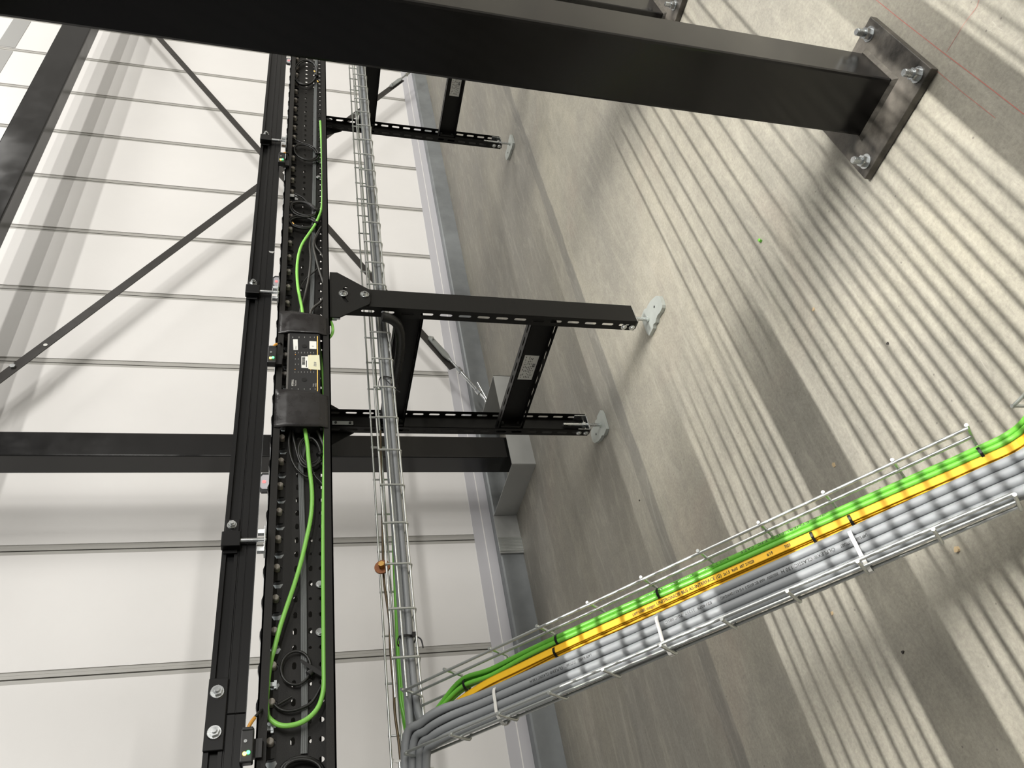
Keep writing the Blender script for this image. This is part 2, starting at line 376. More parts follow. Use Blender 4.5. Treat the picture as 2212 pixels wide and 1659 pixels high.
# ------------------------------------------------------------------ big column in front
def nut_bolt(parent, x, y, z, s=1.0, rot=0.3):
    b = obj('anchor_stud', MB().cyl((x,y,z), (x,y,z+0.040), 0.0078, 12), M_zinc, parent)
    m = MB()
    for k in range(7): m.cyl((x,y,z+0.019+k*0.0028), (x,y,z+0.0204+k*0.0028), 0.0090, 12)
    obj('thread', m, M_zinc, b)
    obj('washer', MB().cyl((x,y,z), (x,y,z+0.0026), 0.0190, 20), M_zinc, b)
    m = MB(); P = [Vector((x+0.0150*math.cos(rot+PI/3*i), y+0.0150*math.sin(rot+PI/3*i), z+0.0026)) for i in range(6)]
    m.prism(P, (0,0,0.0140)); obj('hex_nut', m, M_zinc, b, bev=0.0015)
def column(label, x0, y0, w_x, w_y, px0, py0, px1, py1, bolts, top=9.0):
    t = thing('steel_column', label, 'column', loc=(0,0,0))
    obj('base_plate', MB().box((px0,py0,0.002), (px1,py1,0.022)), M_plate, t, bev=0.002)
    obj('column_shaft', MB().box((x0,y0,0.022), (x0+w_x,y0+w_y,top)), M_col, t, bev=0.007)
    wb = MB(); h = 0.009
    c = [(x0,y0),(x0+w_x,y0),(x0+w_x,y0+w_y),(x0,y0+w_y)]; e = [(-1,-1),(1,-1),(1,1),(-1,1)]
    V = [Vector((a,b,0.022+h)) for a,b in c]+[Vector((a+h*i,b+h*j,0.022)) for (a,b),(i,j) in zip(c,e)]
    wb.add(V, [(i,4+i,4+(i+1)%4,(i+1)%4) for i in range(4)]); obj('weld_bead', wb, M_weld, t)
    for x, y in bolts: nut_bolt(t, x, y, 0.022)
    return t
column('big glossy black square column crossing the top of the photo, bolted to the floor', 1.634, 0.588, 0.150, 0.150,
       1.545, 0.517, 1.838, 0.806, [(1.574,0.546),(1.806,0.549),(1.574,0.773),(1.806,0.773)])
column('black column of which only a base plate corner with one bolt shows at the top edge', 3.02, 1.00-0.02, 0.155, 0.155,
       2.915, 0.900-0.02, 3.22, 1.20-0.02, [(2.965,0.945-0.02),(3.17,0.945-0.02),(2.965,1.15-0.02)])

# ------------------------------------------------------------------ conveyor
XA, XB = -0.10, 5.10
cv = thing('roller_conveyor', 'long black roller conveyor with a perforated side channel full of cables', 'conveyor')
ZB, ZT, YF, YW = 1.280, 1.453, 1.840, 1.886
HP = 0.0888; X0 = 1.126-HP*13                       # bolt pitch and a bolt position
def side_profile(yf, yw, th, lip=True):
    """web with four rows of holes, top and bottom flange with lips at yf"""
    m = MB(); n = int((XB-XA)/(HP/2)); s = 1 if yw > yf else -1
    m.box((XA,min(yf,yw),ZB), (XB,max(yf,yw),ZB+0.004)); m.box((XA,min(yf,yw),ZT-0.004), (XB,max(yf,yw),ZT))
    m.box((XA,min(yf,yf+s*0.004),ZB), (XB,max(yf,yf+s*0.004),ZB+0.0225)); m.box((XA,min(yf,yf+s*0.004),1.430), (XB,max(yf,yf+s*0.004),ZT))
    pc = HP/2; k0 = math.floor((XA-X0)/pc)
    for k in range(k0, k0+n+2):
        x = X0+pc*k-pc/2; odd = k % 2
        U, V, N, y = (1,0,0), (0,0,1), (0,th*s,0), yw
        m.cell((x,y,ZB), U, V, N, pc, 0.043, ngon(pc/2, 0.030, 0.0066, 12))
        m.cell((x,y,ZB+0.043), U, V, N, pc, 0.032, slot(pc/2, 0.014, 0.017, 0.0095) if k % 3 else ngon(pc/2, 0.014, 0.0045, 8))
        m.cell((x,y,ZB+0.075), U, V, N, pc, 0.041, slot(pc/2, 0.019, 0.019, 0.0100))
        m.cell((x,y,ZB+0.116), U, V, N, pc, 0.057, ngon(pc/2, 0.023, 0.0130 if odd else 0.0095, 6 if odd else 12, PI/6))
    return m
obj('side_channel', side_profile(YF, YW, 0.003), M_blk, cv, label='near side channel with round, slotted and hexagonal holes')
obj('side_channel', side_profile(2.555, 2.512, -0.003), M_blk, cv)
r_me = None
rx = [X0+HP*k for k in range(-1, int((XB-X0)/HP)) if XA+0.05 < X0+HP*k < XB-0.04]
rb = MB().cyl((0,YW+0.016,0), (0,2.495,0), 0.0345, 20); r_me = rb.mesh('roller', M_roll)
cb = MB().cyl((0,YW+0.005,0), (0,YW+0.020,0), 0.0350, 20); cb_me = cb.mesh('end_cap', M_cap)
pb = MB().cyl((0,YW-0.014,0), (0,YW+0.006,0), 0.0088, 12); 
pb.cyl((0,YW-0.017,0), (0,YW-0.014,0), 0.0070, 12, r2=0.0088); pb_me = pb.mesh('shaft_end', M_pin)
for x in rx:
    ro = obj('roller', r_me, None, cv); ro.location = (x,0,1.4235)
    for me, nm in ((cb_me,'end_cap'),(pb_me,'shaft_end')): obj(nm, me, None, ro)
# screws in the web near the lower lip
def screw(px, py, parent, r=0.0105, Y=YW):
    P = at(px, py, Y=Y-0.003); b = obj('screw', MB().cyl(P, P+Vector((0,-0.003,0)), r, 18), M_zinc, parent)
    obj('screw_head', MB().cyl(P+Vector((0,-0.003,0)), P+Vector((0,-0.007,0)), r*0.72, 6, smooth=False), M_zinc, b)
for p in ((691,1263),(691,1366),(688,384),(688,349),(691,690),(694,907)): screw(*p, cv)
# small silver T-nut and clip inside
P = at(634, 424, Y=YW-0.006); obj('silver_clip', MB().cbox(P, (0.02,0.008,0.03)).cbox(P+Vector((-0.02,0,-0.012)), (0.018,0.008,0.012)), M_zinc, cv)
for py, px in ((1480,589),(1575,582)):
    P = at(px, py, Y=YW-0.005); obj('silver_tab', MB().cbox(P, (0.010,0.012,0.016)).cbox(P+Vector((0,0,-0.006)), (0.020,0.008,0.006)), M_roll, cv)

# side guide rail (T-slot extrusion), two lengths butted under a joint plate
GY = 1.830
def rail(x0, x1, label):
    t = thing('guide_rail', label, 'guide rail', group='black guide rails above the conveyor')
    prof = [(0,1.477),(0.040,1.477),(0.040,1.559),(0,1.559),(0,1.548),(0.004,1.548),(0.004,1.553),(0.012,1.553),(0.012,1.524),(0.004,1.524),(0.004,1.529),(0,1.529),
            (0,1.520),(0.0018,1.519),(0.0018,1.5165),(0,1.5155),(0,1.500),(0.0012,1.4995),(0.0012,1.4975),(0,1.497)]
    m = MB().prism([(x0,GY+a,z) for a, z in prof], (x1-x0,0,0)); obj('extrusion', m, M_rail, t)
    return t
RJ = 0.735
ra = rail(RJ, 5.15, 'long black slotted guide rail above the conveyor, running up to the column')
rb_ = rail(-0.1, RJ-0.004, 'short length of black slotted guide rail at the bottom edge of the photo')
def flange_bolt(parent, P, s=1.0):
    d = Vector((0,-1,0)); P = Vector(P)
    b = obj('flange_bolt', MB().cyl(P, P+d*0.004*s, 0.0165*s, 20, r2=0.0145*s), M_zinc, parent)
    obj('hex_head', MB().cyl(P+d*0.004*s, P+d*0.013*s, 0.0115*s, 6, smooth=False), M_zinc, b)
    obj('bolt_end', MB().cyl(P+d*0.013*s, P+d*0.019*s, 0.0062*s, 12), M_zinc, b)
jp = thing('joint_plate', 'black joint plate with two silver flange bolts linking the guide rails', 'joint plate')
obj('plate', MB().box((0.655,GY-0.006,1.518), (0.815,GY-0.0005,1.560)), M_rail, jp, bev=0.002)
flange_bolt(jp, (0.782,GY-0.006,1.540)); flange_bolt(jp, (0.693,GY-0.006,1.539))
def bracket(x, label):
    t = thing('rail_bracket', label, 'rail bracket', group='brackets holding the guide rail', loc=(x,0,0))
    obj('clamp_block', MB().box((-0.036,1.806,1.515), (0.008,GY-0.0005,1.562)), M_rail, t, bev=0.002)
    obj('slot_tongue', MB().box((-0.046,GY-0.004,1.522), (0.058,GY-0.0003,1.556)), M_rail, t, bev=0.001)
    flange_bolt(t, (0.039,GY-0.004,1.540), 0.82)
    obj('rod', MB().cyl((-0.014,1.818,1.452), (-0.014,1.818,1.515), 0.0062, 12), M_zinc, t)
    m = MB().box((-0.052,1.810,1.4535), (0.026,1.846,1.4575)); obj('clamp_foot', m, M_zinc, t, bev=0.001)
    for dx in (-0.040, 0.014):
        obj('hex_nut', MB().cyl((dx,1.824,1.4575), (dx,1.824,1.4735), 0.0100, 6, smooth=False), M_zinc, t)
    return t
b0 = bracket(1.188, 'bracket with silver rod holding the guide rail left of the wall post')
for x, l in ((2.190,'bracket with silver rod on the guide rail above the middle conveyor leg'), (3.212,'bracket with silver rod on the guide rail nearest the column')):
    copy_tree(b0, (x-1.188,0,0), l)
pm = zc(450,500,5.53,[(722,232),(792,240),(770,262),(730,250)], Y=GY-0.0006)
obj('white_scuff', MB().prism(pm, (0,-0.0003,0)), M_plain, ra)

# ------------------------------------------------------------------ conveyor stands
def flange_strip(m, P, U, V, N, L, W, pitch, sl, sw):
    n = int(L/pitch); rest = L-n*pitch; P = Vector(P); U = Vector(U)
    m.cell(P, U, V, N, rest/2, W); m.cell(P+U*(L-rest/2), U, V, N, rest/2, W)
    for i in range(n): m.cell(P+U*(rest/2+i*pitch), U, V, N, pitch, W, slot(pitch/2, W/2, sl, sw))
st = thing('conveyor_stand', 'black slotted two-legged stand under the middle of the conveyor', 'conveyor stand', 'stands under the conveyor', loc=(2.215,0,0))
LX, LW = -0.048, 0.096
def leg(yweb, yopen, label=None):
    m = MB(); z0, z1 = 0.088, 1.262 if yweb < yopen else 1.278; th = 0.003*(1 if yopen > yweb else -1)
    m.cell((LX,yweb,z0), (1,0,0), (0,0,1), (0,th,0), LW, z1-z0)
    ya, yb = sorted((yweb, yopen))
    for x, tx in ((LX,0.003),(LX+LW-0.003,0.003)):
        flange_strip(m, (x,ya,z0), (0,0,1), (0,1,0), (tx,0,0), z1-z0, yb-ya, 0.0720, 0.0480, 0.0130)
    return obj('leg', m, M_leg, st, label=label)
leg(1.850, 1.898, 'front leg turned with its smooth face to the camera')
leg(2.553, 2.512, 'rear leg with its slotted channel open to the camera')
def cross(z0, z1):
    m = MB(); xw = 0.0; xo = -0.046
    m.cell((xw,1.897,z0), (0,1,0), (0,0,1), (0.003,0,0), 0.654, z1-z0)
    for z in (z0, z1-0.003):
        flange_strip(m, (xo,1.897,z), (0,1,0), (1,0,0), (0,0,0.003), 0.654, 0.046, 0.0720, 0.0480, 0.0120)
    return obj('cross_brace', m, M_leg, st)
cross(0.407, 0.517); cross(0.936, 1.036)
for z in (0.462, 0.985):
    m = MB().box((-0.044,2.500,z-0.046), (0.0,2.512,z+0.046)); b = obj('end_bracket', m, M_leg, st, bev=0.002)
    for dz in (-0.036,0.036): obj('screw', MB().cyl((-0.022,2.500,z+dz), (-0.022,2.496,z+dz), 0.0055, 10), M_zinc, b)
# rating label on the lower cross brace
lb = obj('label_sticker', MB().box((-0.0012,2.105,0.422), (-0.0004,2.247,0.484)), M_paper, st, label='white printed rating label')
random.seed(3); m = MB()
for r in range(7):
    y = 2.236; z = 0.476-r*0.0072
    while y > 2.118:
        L = random.uniform(0.004,0.012); 
        if random.random() < 0.8 and not (r > 4 and y < 2.16): m.box((-0.0016,y-L,z-0.0024), (-0.0012,y,z))
        y -= L+random.uniform(0.002,0.010)
for k in range(4): m.box((-0.0016,2.168-k*0.0055,0.428), (-0.0012,2.171-k*0.0055,0.440))
obj('printed_lines', m, M_ink, lb)
# mounting plates
def mplate(y, th):
    P = [at(px,py,Y=1.843) for px,py in ((715.5,588),(728.5,588.5),(797,625),(800,630),(800,652),(797,657),(734,684.5),(716,684.5))]
    P = [Vector((p.x-2.215,y,p.z)) for p in P]
    top = max(p.z for p in P)
    return P, top
P, top = mplate(1.843, 0.004)
m = MB(); cx_, cz_ = 0.0, 1.231
hole = []; R_ = 0.075; pz, px_ = 1.156, 0.004
for i in range(9): a = PI/2-0.62+1.24*i/8; hole.append((px_+(R_+0.006)*math.cos(a), pz+(R_+0.006)*math.sin(a)))
for i in range(9): a = PI/2+0.62-1.24*i/8; hole.append((px_+(R_-0.006)*math.cos(a), pz+(R_-0.006)*math.sin(a)))
# plate as one n-gon ring with the arc slot: bridge slot to outline
outl = [(p.x, p.z) for p in P]
def ring(m, outer, inner, y, th):
    no, ni = len(outer), len(inner)
    from mathutils.geometry import tessellate_polygon
    loops = [[Vector((a,b,0)) for a,b in outer], [Vector((a,b,0)) for a,b in inner]]
    tr = tessellate_polygon(loops); allp = outer+inner
    V = [(a,y,b) for a,b in allp]+[(a,y+th,b) for a,b in allp]; n = len(allp)
    m.add(V, [tuple(t_) for t_ in tr]+[tuple(i+n for i in t_)[::-1] for t_ in tr])
    m.add(V, [(i,(i+1)%no,n+(i+1)%no,n+i) for i in range(no)])
    m.add(V, [(no+i,no+(i+1)%ni,n+no+(i+1)%ni,n+no+i) for i in range(ni)])
ring(m, outl, hole, 1.843, 0.005)
m.box((outl[-1][0],1.843,1.2715), (outl[0][0],1.885,1.2775))
obj('mounting_plate', m, M_leg, st, bev=0.0)
m2 = MB(); ring(m2, outl, hole, 2.556, 0.005); m2.box((outl[-1][0],2.515,1.2715), (outl[0][0],2.561,1.2775)); obj('mounting_plate', m2, M_leg, st)
for (px,py) in ((741.5,634.5),(787.5,636.5)):
    p = at(px,py,Y=1.843); p.x -= 2.215
    b = obj('button_bolt', MB().cyl(p, p+Vector((0,-0.003,0)), 0.0165, 20), M_zinc, st)
    obj('bolt_head', MB().cyl(p+Vector((0,-0.003,0)), p+Vector((0,-0.011,0)), 0.0125, 16, r2=0.0080), M_zinc, b)
    obj('socket', MB().cyl(p+Vector((0,-0.011,0)), p+Vector((0,-0.0115,0)), 0.0045, 6), M_cap, b)
p = at(725,687,Y=1.86); p.x -= 2.215
obj('fixing_bolt', MB().cyl(p+Vector((0,0,0.012)), p+Vector((0,0,-0.004)), 0.011, 6, smooth=False).cyl(p+Vector((0,0,-0.004)), p+Vector((0,0,-0.016)), 0.006, 10), M_zinc, st)
# feet
fp = [at(1000+x/4.424,600+y/4.424,Z=0.016) for x,y in ((1858,163),(1882,165),(1900,200),(1914,250),(1912,280),(1895,320),(1870,350),(1856,385),(1850,420),(1828,440),(1826,475),(1787,549),(1765,520),(1732,432),(1712,370),(1725,330),(1742,292),(1765,283),(1775,255),(1800,215),(1830,185))]
RODF = at(1402.5,688,Z=0.016)
fp = [(p.x-RODF.x, p.y-RODF.y) for p in fp]
hl = at(1000+1838/4.424,600+270/4.424,Z=0.016); hl = (hl.x-RODF.x, hl.y-RODF.y)
def foot(y, sgn):
    z = 0.016
    m = MB().prism([(sgn*a, y+sgn*b, 0.001) for a,b in (fp[::-1])], (0,0,z-0.001))
    f = obj('foot_plate', m, M_foot, st, bev=0.0008)
    obj('bolt_hole', MB().cyl((sgn*hl[0],y+sgn*hl[1],z), (sgn*hl[0],y+sgn*hl[1],z+0.0006), 0.0055, 12), M_ink, f)
    obj('threaded_rod', MB().cyl((0,y,z), (0,y,0.20), 0.0082, 12), M_zinc, st)
    obj('lock_nut', MB().cyl((0,y,0.094), (0,y,0.108), 0.0150, 6, smooth=False), M_zinc, st)
    obj('rod_collar', MB().cyl((0,y,z), (0,y,z+0.006), 0.0115, 12), M_foot, st)
foot(1.876, 1); foot(2.532, -1)
for y0, y1 in ((1.854,1.896),(2.514,2.550)):
    m = MB().box((LX+0.004,y0,0.080), (LX+LW-0.004,y1,0.086)); m.box((LX+0.004,y0,0.080), (LX+0.009,y1,0.140)); m.box((LX+LW-0.009,y0,0.080), (LX+LW-0.004,y1,0.140))
    obj('adjuster_bracket', m, M_zinc, st, bev=0.001)
for y in (1.882, 2.532):
    for z in (0.101, 0.136):
        b = obj('flange_screw', MB().cyl((LX,y,z), (LX-0.003,y,z), 0.0125, 16), M_zinc, st)
        obj('screw_head', MB().cyl((LX-0.003,y,z), (LX-0.008,y,z), 0.0085, 12, r2=0.006), M_zinc, b)
# small zinc bridge strap on the rear leg below the conveyor
a = at(724,915.5,Y=2.548); b_ = at(757,917,Y=2.548); a.x -= 2.215; b_.x -= 2.215
zc_ = (a.z+b_.z)/2; L = abs(a.z-b_.z)/2+0.012
b = obj('zinc_strap', MB().cbox((0.0,2.547,zc_), (0.022,0.004,2*L)), M_dzinc, st, bev=0.003)
for dz in (-0.03,0.03): obj('screw', MB().cyl((0,2.545,zc_+dz), (0,2.541,zc_+dz), 0.0055, 10), M_ink, b)
st2 = copy_tree(st, (2.532,0,0), 'black slotted stand under the far right part of the conveyor, partly behind the column')

# ------------------------------------------------------------------ wire cable trays
WR = 0.0033
def long_wire(t, pts, m_=M_wire, r=WR): return obj('long_wire', MB().tube(pts, r, 8), m_, t)
# tray along the conveyor
t1 = thing('wire_cable_tray', 'long wire mesh cable tray running below the conveyor', 'cable tray')
Yn, Yf_, Zt, Zb = 1.952, 2.100, 1.127, 1.060
X1A, X1B = 0.10, 5.20
for y, z in ((Yn,Zb),(Yf_,Zt),(Yf_,Zb),(Yf_,(Zt+Zb)/2+0.004),(Yn+0.05,Zb),(Yn+0.10,Zb)):
    long_wire(t1, [(X1A,y,z),(X1B,y,z)])
long_wire(t1, [(0.790,Yn,Zt),(X1B,Yn,Zt)]); long_wire(t1, [(X1A,Yn,Zt),(0.635,Yn,Zt)])
long_wire(t1, [(0.790,Yn,(Zt+Zb)/2+0.004),(X1B,Yn,(Zt+Zb)/2+0.004)])
cw = MB().tube(smooth([(0,Yf_+0.0055,Zt+0.004),(0,Yf_+0.0055,Zb+0.012),(0,Yf_+0.003,Zb+0.001),(0,Yf_-0.008,Zb-0.005),(0,(Yn+Yf_)/2,Zb-0.005),(0,Yn+0.008,Zb-0.005),(0,Yn-0.003,Zb+0.001),(0,Yn-0.0055,Zb+0.012),(0,Yn-0.0055,Zt+0.004)],4), WR, 8)
cw_me = cw.mesh('cross_wire', M_wire)
xk = 1.584-0.1386*11
while xk < X1B:
    if not (0.64 < xk < 0.76) and xk > X1A:
        o = obj('cross_wire', cw_me, None, t1); o.location = (xk,0,0)
    xk += 0.1386
# rungs of the far side across the branch opening
for x in (0.752, 0.6135):
    o = obj('cross_wire', MB().tube([(x,Yf_+0.0055,Zt+0.004),(x,Yf_+0.0055,Zb+0.006),(x,Yf_-0.06,Zb-0.005)], WR, 8), M_wire, t1)

# branch tray sloping down towards the camera
D = Vector((-0.025,-0.762,-0.648)).normalized(); EX = Vector((1,0,0)); EX = (EX-D*EX.dot(D)).normalized(); NN = D.cross(EX)   # towards the camera
O2 = Vector((0.641,1.952,1.065)); PT = 0.1386
def tr(u, v, w_): return O2+D*(u*PT)+EX*v+NN*w_
t2 = thing('wire_cable_tray', 'branch wire tray sloping down to the floor with green, yellow and grey cables', 'cable tray')
W2 = 0.144; H2 = 0.068
def lw(v, w_, u0=0.0, u1=10.0, m_=M_wire): return long_wire(t2, [tr(u0,v,w_), tr(u1,v,w_)], m_, 0.0036)
lw(W2,H2); lw(W2+0.0,H2*0.48); lw(W2-0.022,0); lw(0,H2); lw(0,H2*0.48); lw(0.004,0); lw(0.048,0); lw(0.084,0)
for k in range(0, 11):
    P = [tr(k,W2+0.004,H2+0.006), tr(k,W2+0.004,0.012), tr(k,W2+0.001,0.0), tr(k,W2-0.010,-0.006), tr(k,0.05,-0.006), tr(k,0.010,-0.006), tr(k,-0.001,0.0), tr(k,-0.004,0.012), tr(k,-0.004,H2+0.006)]
    obj('cross_wire', MB().tube(smooth(P,4), 0.0036, 8), M_wire, t2)
# floor tray starting at the right edge
t3 = thing('wire_cable_tray', 'start of a wire tray on the floor at the right edge of the photo', 'cable tray')
P3 = at(2188,877,Z=0.095)
for k in range(0,4):
    y = P3.y-0.1386*k; x1 = P3.x; x0 = x1-W2-0.02
    P = [(x1,y,0.098),(x1,y,0.03),(x1-0.008,y,0.021),(x1-0.07,y,0.021),(x0+0.008,y,0.021),(x0,y,0.03),(x0,y,0.098)]
    obj('cross_wire', MB().tube(smooth(P,4), 0.0036, 8), M_wire, t3)
for x, z in ((P3.x,0.094),(P3.x,0.055),(P3.x-0.01,0.027),(P3.x-0.08,0.027),(P3.x-W2-0.01,0.027),(P3.x-W2-0.02,0.094),(P3.x-W2-0.02,0.055)):
    long_wire(t3, [(x,P3.y+0.004,z),(x,P3.y-0.6,z)], M_wire, 0.0036)

# ------------------------------------------------------------------ text
FONT = None
def text_verts(s, size, bold=0.0):
    cu = bpy.data.curves.new('txt','FONT'); cu.body = s; cu.size = size; cu.resolution_u = 2; cu.offset = bold
    o = bpy.data.objects.new('txt', cu); C.objects.link(o)
    me = bpy.data.meshes.new_from_object(o.evaluated_get(bpy.context.evaluated_depsgraph_get()))
    V = [tuple(v.co) for v in me.vertices]; Fc = [tuple(p.vertices) for p in me.polygons]
    bpy.data.objects.remove(o); bpy.data.curves.remove(cu); bpy.data.meshes.remove(me)
    return V, Fc
def text_on(s, size, fn, m_, parent, name='lettering', bold=0.0, sx=1.0):
    V, Fc = text_verts(s, size, bold)
    return obj(name, MB().add([fn(x*sx, y) for x, y, z in V], Fc), m_, parent)
def text_flat(s, size, O, X_, Y_, m_, parent, name='lettering', bold=0.0, sx=1.0):
    O, X_, Y_ = Vector(O), Vector(X_), Vector(Y_)
    return text_on(s, size, lambda x, y: O+X_*x+Y_*y, m_, parent, name, bold, sx)

# ------------------------------------------------------------------ cables in the branch tray
def vv(v, u): return v+0.0004*u
def cab(name, mat_, pts, r, label, cat, group, n=10, sub=7, flat=None):
    P = smooth(pts, sub)
    if flat is not None: P = P[::-1]
    o = obj(name, MB().tube(P, r, n, flat=flat), mat_); tag(o, label, cat, group); return o, P
ENDX = 0.0
def tail(v, w_, r):   # after the tray's end the cables level out over the floor tray
    a = tr(10.6, v, w_); x = a.x
    return [tr(9.8,v,w_), tr(10.5,v,w_+0.003)+Vector((0,-0.004,0.006)), Vector((x,0.695,0.147+w_)), Vector((x+0.004,0.565,0.089+w_)), Vector((x+0.008,0.40,0.056+w_)), Vector((x+0.01,0.20,0.046+w_)), Vector((x+0.01,0.0,0.040+w_))]
GREY_R = 0.0097
# grey bundle: (v at u=2, v at u=5, v at u>=8, w, outer curve radius rank)
greys = [ # v, w, label
 (0.070,0.029,'top row grey cable lying next to the yellow flat cables'),
 (0.050,0.031,'second grey cable of the top row, with black print along it'),
 (0.030,0.031,'third grey cable of the top row from the yellow ones'),
 (0.012,0.029,'grey cable of the top row against the lower tray side'),
 (0.072,0.010,'lower grey cable just under the yellow side of the bundle'),
 (0.053,0.010,'lower grey cable in the middle of the bundle, yellow side'),
 (0.034,0.010,'lower grey cable in the middle of the bundle, rim side'),
 (0.015,0.010,'lower grey cable seen through the tray side wires'),
]
GC = []
for i, (v, w_, lab) in enumerate(greys):
    k = (v-0.012)/0.066; row = 0 if w_ > 0.02 else 1
    L2 = lambda A, B, Yv: at(B[0]+(A[0]-B[0])*k, B[1]+(A[1]-B[1])*k, Y=Yv+0.022*row)
    p0 = Vector((0.16,1.985+0.02*row,1.068+0.058*k)); p1 = Vector((0.45,1.985+0.02*row,1.068+0.058*k))
    p2 = L2((871,1600),(921,1640),1.915+0.022*k); p3 = L2((906,1556),(940,1607),1.880+0.017*k); p4 = L2((956,1524),(985,1582),1.832+0.015*k); p5 = tr(1.5,v+0.001,w_+0.001)
    wob = random.uniform(-0.001,0.001)
    pts = [p0,p1,p2,p3,p4,p5,tr(3,v+wob,w_),tr(4.5,v-0.001,w_),tr(6,v+0.001,w_),tr(7.5,v+0.001,w_),tr(9,v+0.003,w_)]+tail(v+0.004,w_,GREY_R)
    o, P = cab('grey_cable', M_grey, pts, GREY_R, lab, 'cable', 'grey cables in the branch tray'); GC.append(o)
greens = [(0.1305,0.0165,'top green cable along the upper side of the branch tray, printed'),(0.1195,0.0175,'second green cable of the top layer beside the yellow cables'),
          (0.1300,0.0058,'green cable beneath the top two, upper side'),(0.1185,0.0058,'green cable beneath the top two, next to the yellow stack')]
GR = 0.0057; GRN = []
for i, (v, w_, lab) in enumerate(greens):
    a = i % 2; b = i//2
    P = [Vector((5.2,2.066-0.012*a,1.0665+0.0105*b)), Vector((3.2,2.060-0.012*a,1.0665+0.0105*b)), Vector((2.1,2.066-0.012*a,1.0665+0.0105*b))]+[at(q_[0]+4.6*a,q_[1],Y=2.062+0.011*b) for q_ in ((838.5,930),(843,1020),(848,1110),(851,1190),(854,1270),(857,1345),(860,1420),(864,1480),(868,1525))]+[
         Vector((0.70,2.06-0.01*a,1.075+0.008*b)), Vector((0.655+0.008*i,2.01,1.068)), tr(-0.05,0.060+0.006*i,0.004), tr(0.45,0.098-0.008*a,0.004+0.3*w_), tr(1.05,v-0.004+0.006*(1-a),w_), tr(1.7,v-0.004-0.004*a*(1-b),w_),
         tr(2.6,v,w_),tr(4,v,w_),tr(6,v-0.001,w_),tr(8,v-0.002,w_),tr(9.2,v-0.004,w_)]+tail(v-0.005,w_,GR)
    o, PP = cab('green_cable', M_green, P, GR, lab, 'cable', 'green cables in the branch tray', sub=6); GRN.append(o)
for i in range(4):
    w_ = 0.0195-0.0052*i; v = 0.1035-0.0012*i-0.0035*max(0,i-1)
    P = [Vector((3.4,1.992,1.071+0.004*i)), Vector((1.6,1.998,1.071+0.004*i)), Vector((1.0,2.03,1.078+0.004*i)), Vector((0.78,2.03,1.075)), Vector((0.70,2.0,1.070)), tr(0.10,0.060,0.002), tr(0.75,0.086-0.001*i,0.35*w_), tr(1.5,v-0.007-0.004*i,w_), tr(2.3,v-0.003-0.003*i,w_), tr(3.2,v,w_),
         tr(5,v,w_), tr(7,v-0.001,w_), tr(8.6,v-0.002-0.001*i,w_)]+tail(v-0.004-0.003*i,w_,0)
    o, PP = cab('yellow_flat_cable', M_yellow, P, (0.0078,0.0023), ['printed yellow flat cable on top of its stack','second yellow flat cable from the top of the stack','third yellow flat cable from the top of the stack','bottom yellow flat cable of the stack'][i], 'cable', 'yellow flat cables in the branch tray', flat=EX)
    if i == 0: YF_ = o
P = smooth([at(*p,Y=q) for p, q in (((851,1643),1.960),((880,1647),1.956),((905,1655),1.956),((932,1664),1.960),((936,1668),1.985),((930,1668),2.025),((880,1652),2.03),((852,1643),2.02))],5,closed=True)
o = obj('cable_tie', MB().tube(P,(0.0036,0.001),closed=True,flat=(1,0,0)).cbox(P[15],(0.012,0.008,0.012)), M_wtie); tag(o,'translucent grey tie round the grey cables at the bottom edge of the photo','cable tie')
# printing
f = lambda u0, v0, w_: (lambda x, y: tr(u0+x/PT, v0+y, w_))
def fitx(s, size, L):
    V, _ = text_verts(s, size); x0 = min(v[0] for v in V); x1 = max(v[0] for v in V); return L*PT/(x1-x0)
for t_, u0, u1, sz in (('LAPP KABEL stuttgart',4.54,4.95,0.0092),('UNITRONIC\u00ae BUS AS-INTERFACE (G)',4.98,6.10,0.0108),('2x1.5',6.14,6.24,0.0088),('RoHS',6.28,6.37,0.0088),('ART. 2170228',6.41,6.64,0.0088),('6/19',6.85,6.94,0.0090),('7020',7.13,7.22,0.0090)):
    text_on(t_, sz, f(u0,0.0992,0.0224), M_ink, YF_, sx=fitx(t_,sz,u1-u0), bold=0.00012)
def rtxt(s, u1, v0, w0, r, size, parent, side=0.0, sx=1.0):
    def fn(x, y):
        a = (y-size*0.35)/r+side
        return tr(u1-x/PT, v0-(r+0.0003)*math.sin(a), w0+(r+0.0003)*math.cos(a))
    return text_on(s, size, fn, M_ink, parent, sx=sx)
for t_, u1, u0, sz in (('LAPP KABEL STUTTGART',8.24,7.86,0.0085),('\u00d6LFLEX\u00ae CLASSIC 130 H',7.78,6.98,0.0095),('300/500V',6.93,6.76,0.0085),('HAR IEC 60332-3  4 G 4,0 (12AWG/4C)',6.72,6.02,0.0078),('E214079  21217  7GC 08SC',5.87,5.09,0.0078),('\u00d6LFLEX\u00ae CLASSIC 130 H',3.20,2.55,0.0085),('STUTTGART',3.45,3.25,0.0085),('LAPP KABEL',3.75,3.5,0.0085)):
    rtxt(t_, u1, 0.0500, 0.0312, GREY_R, sz, GC[1], sx=fitx(t_,sz,u1-u0), side=0.1)
for t_, u1, u0 in (('LAPP KABEL',7.89,7.66),('ETHERLINE\u00ae',7.6,7.0),('Y FC',6.95,6.78),('CAT.5',6.72,6.51),('RoHS  2170894',6.3,5.9),('STUTTGART',5.7,5.3),('LAPP KABEL',5.2,4.8)):
    rtxt(t_, u1, 0.1290, 0.0165, GR, 0.0072, GRN[0], sx=fitx(t_,0.0072,u1-u0), side=-0.15)
